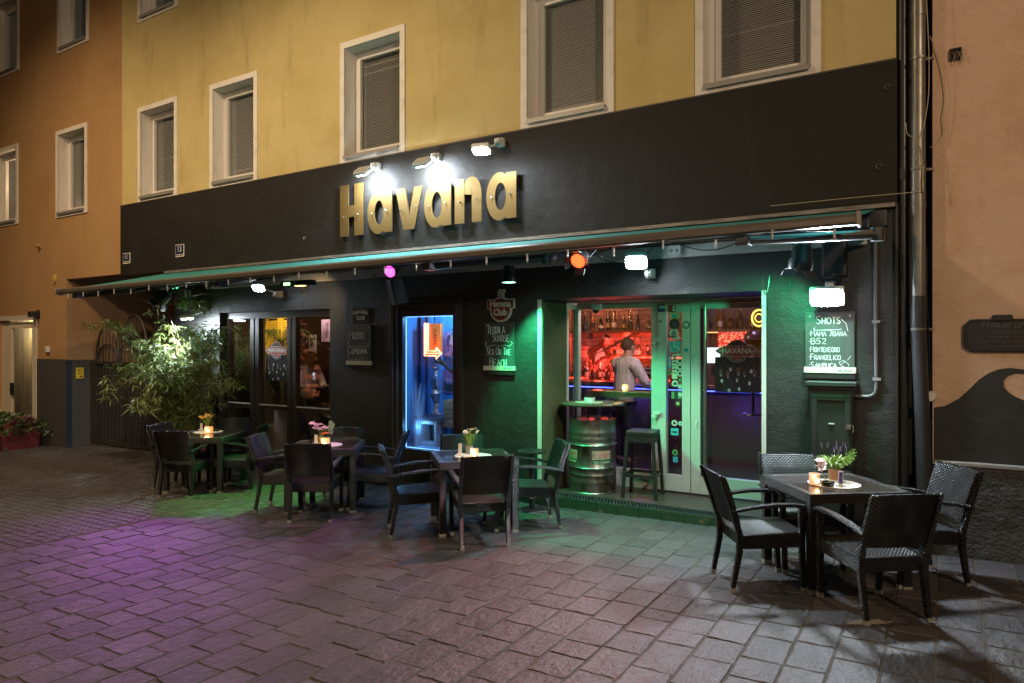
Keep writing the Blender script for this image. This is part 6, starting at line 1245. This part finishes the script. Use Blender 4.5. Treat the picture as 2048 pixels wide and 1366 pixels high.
def bottle(x, y, z, label, group, ch=None):
    i = ch if ch is not None else rg.randrange(len(proto)); o = proto[i] if i not in used else copy_tree(proto[i]); used.add(i); o.location = (x, y, z); o.rotation_euler = (0, 0, rg.uniform(0, 6)); s = rg.uniform(.92, 1.12); o.scale = (s, s, s); tag(o, ('clear', 'green', 'brown', 'amber', 'black')[i % 5] + ' ' + ('straight', 'slender', 'squat', 'waisted')[i // 5] + ' ' + label, 'bottle', group)
x = -5.35
while x < -2.25: bottle(x, 3.93 + rg.uniform(-.04, .04), 2.061, 'liquor bottle in the row on the long high shelf', 'bottles on the high shelf', (1, 8, 14, 2, 9, 0, 15, 6, 5, 16, 3, 10, 12)[int((x + 5.35) * 10) % 13]); x += rg.uniform(.10, .19)
x = -4.8
while x < -3.55: bottle(x, 3.93 + rg.uniform(-.03, .03), 1.602, 'liquor bottle on the red lit glass shelf', 'bottles on the red lit shelf', rg.choice((0, 5, 10, 15, 0, 5, 8))); x += rg.uniform(.09, .14)
for yy, st_ in ((3.92, .10), (3.76, .13)):
    x = -5.75
    while x < -3.5: bottle(x + rg.uniform(-.02, .02), yy, 1.2165, 'liquor bottle in the crowd on the back counter', 'bottles on the back counter', rg.choice((0, 5, 10, 15, 0, 5, 3, 7, 12, 4, 9))); x += rg.uniform(st_, st_ * 1.5)
for q in proto:
    if proto.index(q) not in used:
        for c in list(q.children): bpy.data.objects.remove(c)
        bpy.data.objects.remove(q)
gtr = thing('electric_guitar', 'sunburst electric guitar hung slanting on the brick wall', 'guitar', (-5.13, 3.99, 1.66)); gtr.rotation_euler = (0, R(-27), 0)
body = [(-.17, .0), (-.165, .09), (-.10, .15), (-.01, .135), (.05, .115), (.11, .145), (.19, .165), (.20, .13), (.155, .095), (.135, .055), (.14, -.04), (.165, -.08), (.215, -.105), (.205, -.135), (.13, -.135), (.06, -.105), (.0, -.115), (-.09, -.155), (-.155, -.11)]
gb_ = part('guitar_body', MB().prism([(u * 1.15, v * 1.15) for u, v in body], (0, -.045, 0), (1, 0, 0), (0, 0, 1), (0, .045, 0)), M('sunburst', (.17, .06, .02), .22, var=((.03, .012, .008), 4, .42, .62)), gtr, bevel=.012); part('pickguard', MB().prism([(-.11, -.10), (.02, -.075), (.12, -.09), (.13, .05), (.03, .045), (-.06, -.02)], (0, -.049, 0), (1, 0, 0), (0, 0, 1), (0, .003, 0)), m_wht, gb_)
part('neck', MB().box(.12, .66, -.05, -.025, -.025, .025), M('maple_neck', (.13, .07, .04), .4), gtr, bevel=.003); part('headstock', MB().prism([(.66, -.025), (.72, -.04), (.84, -.05), (.86, -.02), (.82, .03), (.66, .025)], (0, -.045, 0), (1, 0, 0), (0, 0, 1), (0, .02, 0)), MATS['maple_neck'], gtr)
b = MB(); [b.box(x_, x_ + .014, -.055, -.049, -.045, .04) for x_ in (-.05, .01, .07)]; part('pickup', b, m_wht, gtr); b = MB(); [b.cyl((-.04 + k * .035, -.06, -.09 + k * .012), (-.04 + k * .035, -.048, -.09 + k * .012), .012, n=8) for k in range(3)]; part('knob', b, m_wht, gtr); b = MB(); [b.cyl((-.08, -.057, v * .007), (.7, -.053, v * .006), .0012, n=4) for v in range(-3, 4)]; part('string', b, m_metal, gtr)
nt_ = thing('paper_note', 'pale paper note pinned above the guitar', 'note', (-4.98, 4.0, 1.96)); part('sheet', MB().box(-.09, .09, -.002, .002, -.075, .075, Matrix.Rotation(R(22), 4, 'Y')), M('old_paper', (.36, .30, .28), .8), nt_); part('print', MB().box(-.05, .06, -.004, -.0025, -.02, .03, Matrix.Rotation(R(22), 4, 'Y')), m_plas, nt_)
ss_ = thing('lit_sign_board', 'pale boards with lettering among the bottles right of the person', 'sign', (-4.0, 3.55, 1.4)); part('board', MB().box(-.17, .17, 0, .012, -.05, .05), M('pale_board', (.42, .38, .34), .6), ss_).location = (0, 0, .0); part('dark_print', MB().box(-.13, .13, -.002, -.0005, -.012, .018), m_plas, ss_); part('post', MB().box(-.02, .02, .012, .03, -.17, .05), m_plas, ss_)
# orange lit glass cabinet seen through the side pane
gc_ = thing('glass_cabinet', 'orange lit cabinet with hanging glasses left of the bar', 'cabinet', (-5.9, 3.2, 1.24)); part('back', MB().box(-6.6, -5.62, 3.86, 3.9, 1.25, 2.5), M('amber_back', (.45, .25, .10), .7), gc_, world=True); part('shelf', MB().box(-6.6, -5.62, 3.6, 3.86, 1.65, 1.68).box(-6.6, -5.62, 3.6, 3.86, 1.24, 1.26), m_frame, gc_, world=True)
b = MB(); [b.lathe([(.0, 0), (.03, .0), (.035, .08), (.01, .11), (.008, .2), (.03, .21), (0, .21)], (-6.45 + k * .1, 3.7, 2.02), 10) for k in range(8)]; part('wine_glass', b, M('amber_glow_glass', (.8, .5, .2), .2, emit=((1, .42, .06), 1.6)), gc_, world=True); b = MB(); [b.lathe([(.0, 0), (.035, .0), (.036, .2), (.014, .26), (.014, .32), (0, .32)], (-6.4 + k * .15, 3.72, 1.69), 10) for k in range(5)]; part('pale_bottle', b, m_wht, gc_, world=True)
point('cabinet_light', (-6.05, 3.55, 2.4), 9, (1, .45, .08), .05)
# right part of the bar seen through the door
rl = thing('red_sequin_lamp', 'glittering red box lamp on the back counter behind the door', 'lamp', W(1470, 682, 3.7)); b = MB(); rg = random.Random(31); b.box(-.26, .26, 0, .12, -.12, .14); part('box', b, M('red_lamp_box', (.3, .02, .02), .4, emit=((1, .05, .03), .5)), rl); b = MB(); [b.sphere((rg.uniform(-.25, .25), -.01, rg.uniform(-.11, .13)), rg.uniform(.005, .012), 5, 4) for _ in range(170)]; part('sequins', b, M('red_sequins', (1, .2, .1), .2, emit=((1, .12, .06), 5)), rl, kind='stuff'); part('foot', MB().box(-.2, .2, .02, .1, -.35, -.12), m_plas, rl)
yn = thing('amber_neon_clock', 'amber glowing round neon clock at the right edge of the door glass', 'neon clock', W(1518, 636, 3.4)); part('ring', MB().tube([(.10 * math.cos(q), 0, .12 * math.sin(q)) for q in [k * .4 for k in range(17)]], .012, 6), M('amber_neon', (1, .6, .1), .4, emit=((1, .5, .06), 5)), yn); part('dial', MB().cyl((0, .02, 0), (0, .03, 0), .09), m_dark, yn); part('inner_ring', MB().tube([(.055 * math.cos(q), 0, .06 * math.sin(q)) for q in [k * .45 for k in range(15)]], .006, 6), MATS['amber_neon'], yn)
ws = thing('cash_screen', 'bright white till screen on the counter behind the door', 'screen', W(1426, 712, 2.85)); part('screen', MB().box(-.08, .10, -.006, 0, -.10, .12), M('white_screen', (.8, .9, 1), .4, emit=((.70, .85, 1), 1.6)), ws); part('case', MB().box(-.09, .11, .001, .03, -.11, .13), m_plas, ws); part('foot', MB().box(-.03, .05, .0, .04, -.28, -.11), m_plas, ws)
mh_ = thing('mannequin_head', 'dark helmet with a brim on a mannequin head behind the door', 'mannequin', W(1506, 690, 2.3)); part('head', MB().sphere((0, 0, 0), (.085, .10, .12), 14, 10).cyl((0, .01, -.08), (0, .01, -.2), .05).sphere((0, -.10, -.01), (.014, .018, .022), 6, 5), M('plaster_head', (.30, .22, .18), .7), mh_, smooth=True); part('helmet', MB().sphere((0, 0, .08), (.12, .13, .12), 16, 9).lathe([(0, 0), (.19, -.01), (.19, .0), (.1, .012), (0, .012)], (0, -.02, .075), 22), M('helmet_black', (.03, .02, .018), .3), mh_, smooth=True); part('crest', MB().box(-.01, .01, -.11, .11, .17, .215), MATS['helmet_black'], mh_); part('stand', MB().cyl((0, 0, -.2), (0, 0, -.9), .02, n=8).lathe([(0, -.92), (.14, -.92), (.13, -.9), (0, -.9)], n=16), m_plas, mh_)
lgt = thing('shelf_lamp', 'orange light strip along the shelf behind the door', 'light strip', (-2.7, 3.8, 2.0)); part('strip', MB().box(-3.2, -2.45, 3.805, 3.815, 2.005, 2.018), M('orange_strip', (1, .5, .2), .5, emit=((1, .42, .14), 3)), lgt, world=True); part('channel', MB().box(-3.2, -2.45, 3.80, 3.822, 2.0185, 2.026), m_plas, lgt, world=True)
for p, wv, c in (((-5.36, 4.0, 1.66), 4, (1, .07, .05)), ((-4.98, 4.0, 1.90), 4, (1, .07, .05)), ((-5.12, 4.0, 1.45), 4, (1, .07, .05)), ((-4.62, 4.0, 1.98), 4, (1, .07, .05)), ((-4.8, 4.0, 1.70), 4, (1, .07, .05)), ((-5.0, 3.70, 1.50), 18, (1, .07, .05)), ((-4.3, 3.70, 1.75), 12, (1, .07, .05)), ((-4.6, 3.66, 1.36), 10, (1, .08, .05)), ((-4.9, 3.5, 2.5), 14, (1, .36, .2))): point('bar_red_light', p, wv, c, .06)
point('bar_lamp', (-3.3, 1.4, 2.5), 55, (1, .72, .58), .12); point('bar_lamp', (-2.0, 2.2, 2.5), 30, (.78, .50, 1), .12); point('counter_glow', (-4.0, 2.8, 1.05), 5, (.10, .08, 1), .1); point('counter_glow', (-2.4, 2.7, .9), 6, (.14, .10, 1), .1)
# ------------------------------------------------------------------ inside the pub window
pn = thing('yellow_shutters', 'yellow louvred shutters standing inside the pub window', 'shutters', (-10.2, 2.3, .1)); my = M('yellow_shutter', (.66, .42, .045), .6)
for k, xo in enumerate((-10.88, -10.46)):
    o = part('shutter_leaf', frame(MB(), xo, xo + .40, 1.30, 2.36, 1.55, 1.59, .06), my, pn, world=True, bevel=.004)
    z = 1.40
    for q in range(19): part('louvre', MB().hexa([(x_, 1.555 + yy_, z + zz_) for zz_, yy_ in ((0, 0), (.035, .03)) for y2 in (0,) for x_ in (xo + .06, xo + .34)] + [(x_, 1.56 + yy_, z + zz_ + .008) for zz_, yy_ in ((0, 0), (.035, .03)) for x_ in (xo + .06, xo + .34)]), my, o, world=True); z += .046
spot('shutter_light', (-9.9, .8, 2.55), (-10.5, 1.6, 1.85), 110, (1, .78, .35), 60, .6)
pal = thing('palm_plant', 'dark palm plant with feathery fronds inside the pub window', 'plant', (-9.95, 1.15, .075)); part('pot', MB().lathe([(0, 0), (.14, 0), (.19, .35), (.17, .35), (0, .33)], n=18), m_pot, pal, smooth=True); part('trunk', MB().tube([(0, 0, .3), (.02, 0, 1.0), (-.02, 0, 1.75)], [.05, .04, .03], 8), m_cane, pal); rg = random.Random(17)
for k in range(11):
    a = k * .571 + .2; d = Vector((math.cos(a), math.sin(a) * .7, 0)); L = rg.uniform(.5, .85); b = MB(); P = [Vector((0, 0, 1.75)) + d * L * f + Vector((0, 0, .35 * math.sin(f * 2.4) - .25 * f * f)) for f in [q / 9 for q in range(10)]]; b.tube(P, .006, 4)
    for i in range(1, 10):
        for s in (-1, 1):
            for q in (0, .5):
                c = P[i - 1].lerp(P[i], q); sd = Vector((-d.y, d.x, -.5 * 1)) if s > 0 else Vector((d.y, -d.x, -.5)); e = c + (sd.normalized() + d * .6) * .22 * (1 - i / 16); w_ = d * .010; b.add([c - w_, c + w_, e], [(0, 1, 2)])
    part('frond', b, m_leaf2, pal)
t, hw, hh = poster(-9.32, -9.10, 1.87, 2.26, 1.5, 'pale sketch in a frame on the wall behind the right pub window', (.42, .34, .46), (.30, .22, .34), 0, 6, 'picture'); b = MB(); rg = random.Random(3); [b.tube([(rg.uniform(-.08, .08), -.002, rg.uniform(-.15, .15)) for _ in range(4)], .003, 4) for _ in range(7)]; part('sketch_lines', b, M('sketch_ink', (.12, .05, .07), .7), t)
t, hw, hh = poster(-9.92, -9.72, 1.70, 2.0, 1.75, 'white notice with black print behind the right pub window', (.50, .46, .44), (.42, .38, .36), 0, 4, 'notice'); part('print_lines', MB().box(-.08, .06, -.002, -.0005, .06, .09).box(-.07, .02, -.002, -.0005, .02, .035), m_plas, t); part('print_mark', disc(MB(), -.03, -.003, -.03, .03, 12), m_plas, t)
gd = thing('dried_garland', 'brown dried garland with orange leaves behind the right pub window', 'garland', (-9.2, .95, 1.9)); b = MB(); o2 = MB(); rg = random.Random(13)
for _ in range(420): c = Vector((rg.gauss(0, .06), rg.gauss(0, .04), rg.uniform(-.5, .35))); u = Vector((rg.uniform(-1, 1), rg.uniform(-.5, .5), rg.uniform(-1, 1))) * .03; v = Vector((rg.uniform(-1, 1), rg.uniform(-.5, .5), rg.uniform(-1, 1))) * .014; (b if rg.random() > .22 else o2).quad(c - u, c - v, c + u, c + v)
part('dry_leaves', b, M('dry_leaf', (.16, .08, .05), .8), gd, kind='stuff'); part('orange_leaves', o2, M('orange_leaf', (.60, .16, .04), .7), gd, kind='stuff')
wpn = thing('leaning_board', 'pale panel leaning low behind the middle pub window', 'panel', (-8.9, .34, .08)); part('panel', MB().box(-.24, .05, 0, .02, 0, .70), M('pale_panel', (.30, .27, .29), .6), wpn); part('foot', MB().box(-.2, .0, .02, .1, 0, .03), m_plas, wpn)
curtain = thing('grey_curtain', 'grey curtain hanging at the right end of the pub window', 'curtain', (-7.75, .3, .1)); b = MB(); P = [(-8.02 + k * .02, .45 + .03 * math.sin(k * 1.1)) for k in range(30)]
for i in range(29): b.quad((P[i][0], P[i][1], .1), (P[i + 1][0], P[i + 1][1], .1), (P[i + 1][0], P[i + 1][1], 1.75), (P[i][0], P[i][1], 1.75))
part('cloth', b, M('grey_cloth', (.14, .13, .13), .9), curtain, world=True, smooth=True); part('rail', MB().cyl((-8.05, .45, 1.76), (-7.42, .45, 1.76), .012, n=8), m_metal, curtain, world=True)
point('pub_lamp', (-9.2, 1.2, 2.5), 36, (1, .66, .52), .12)
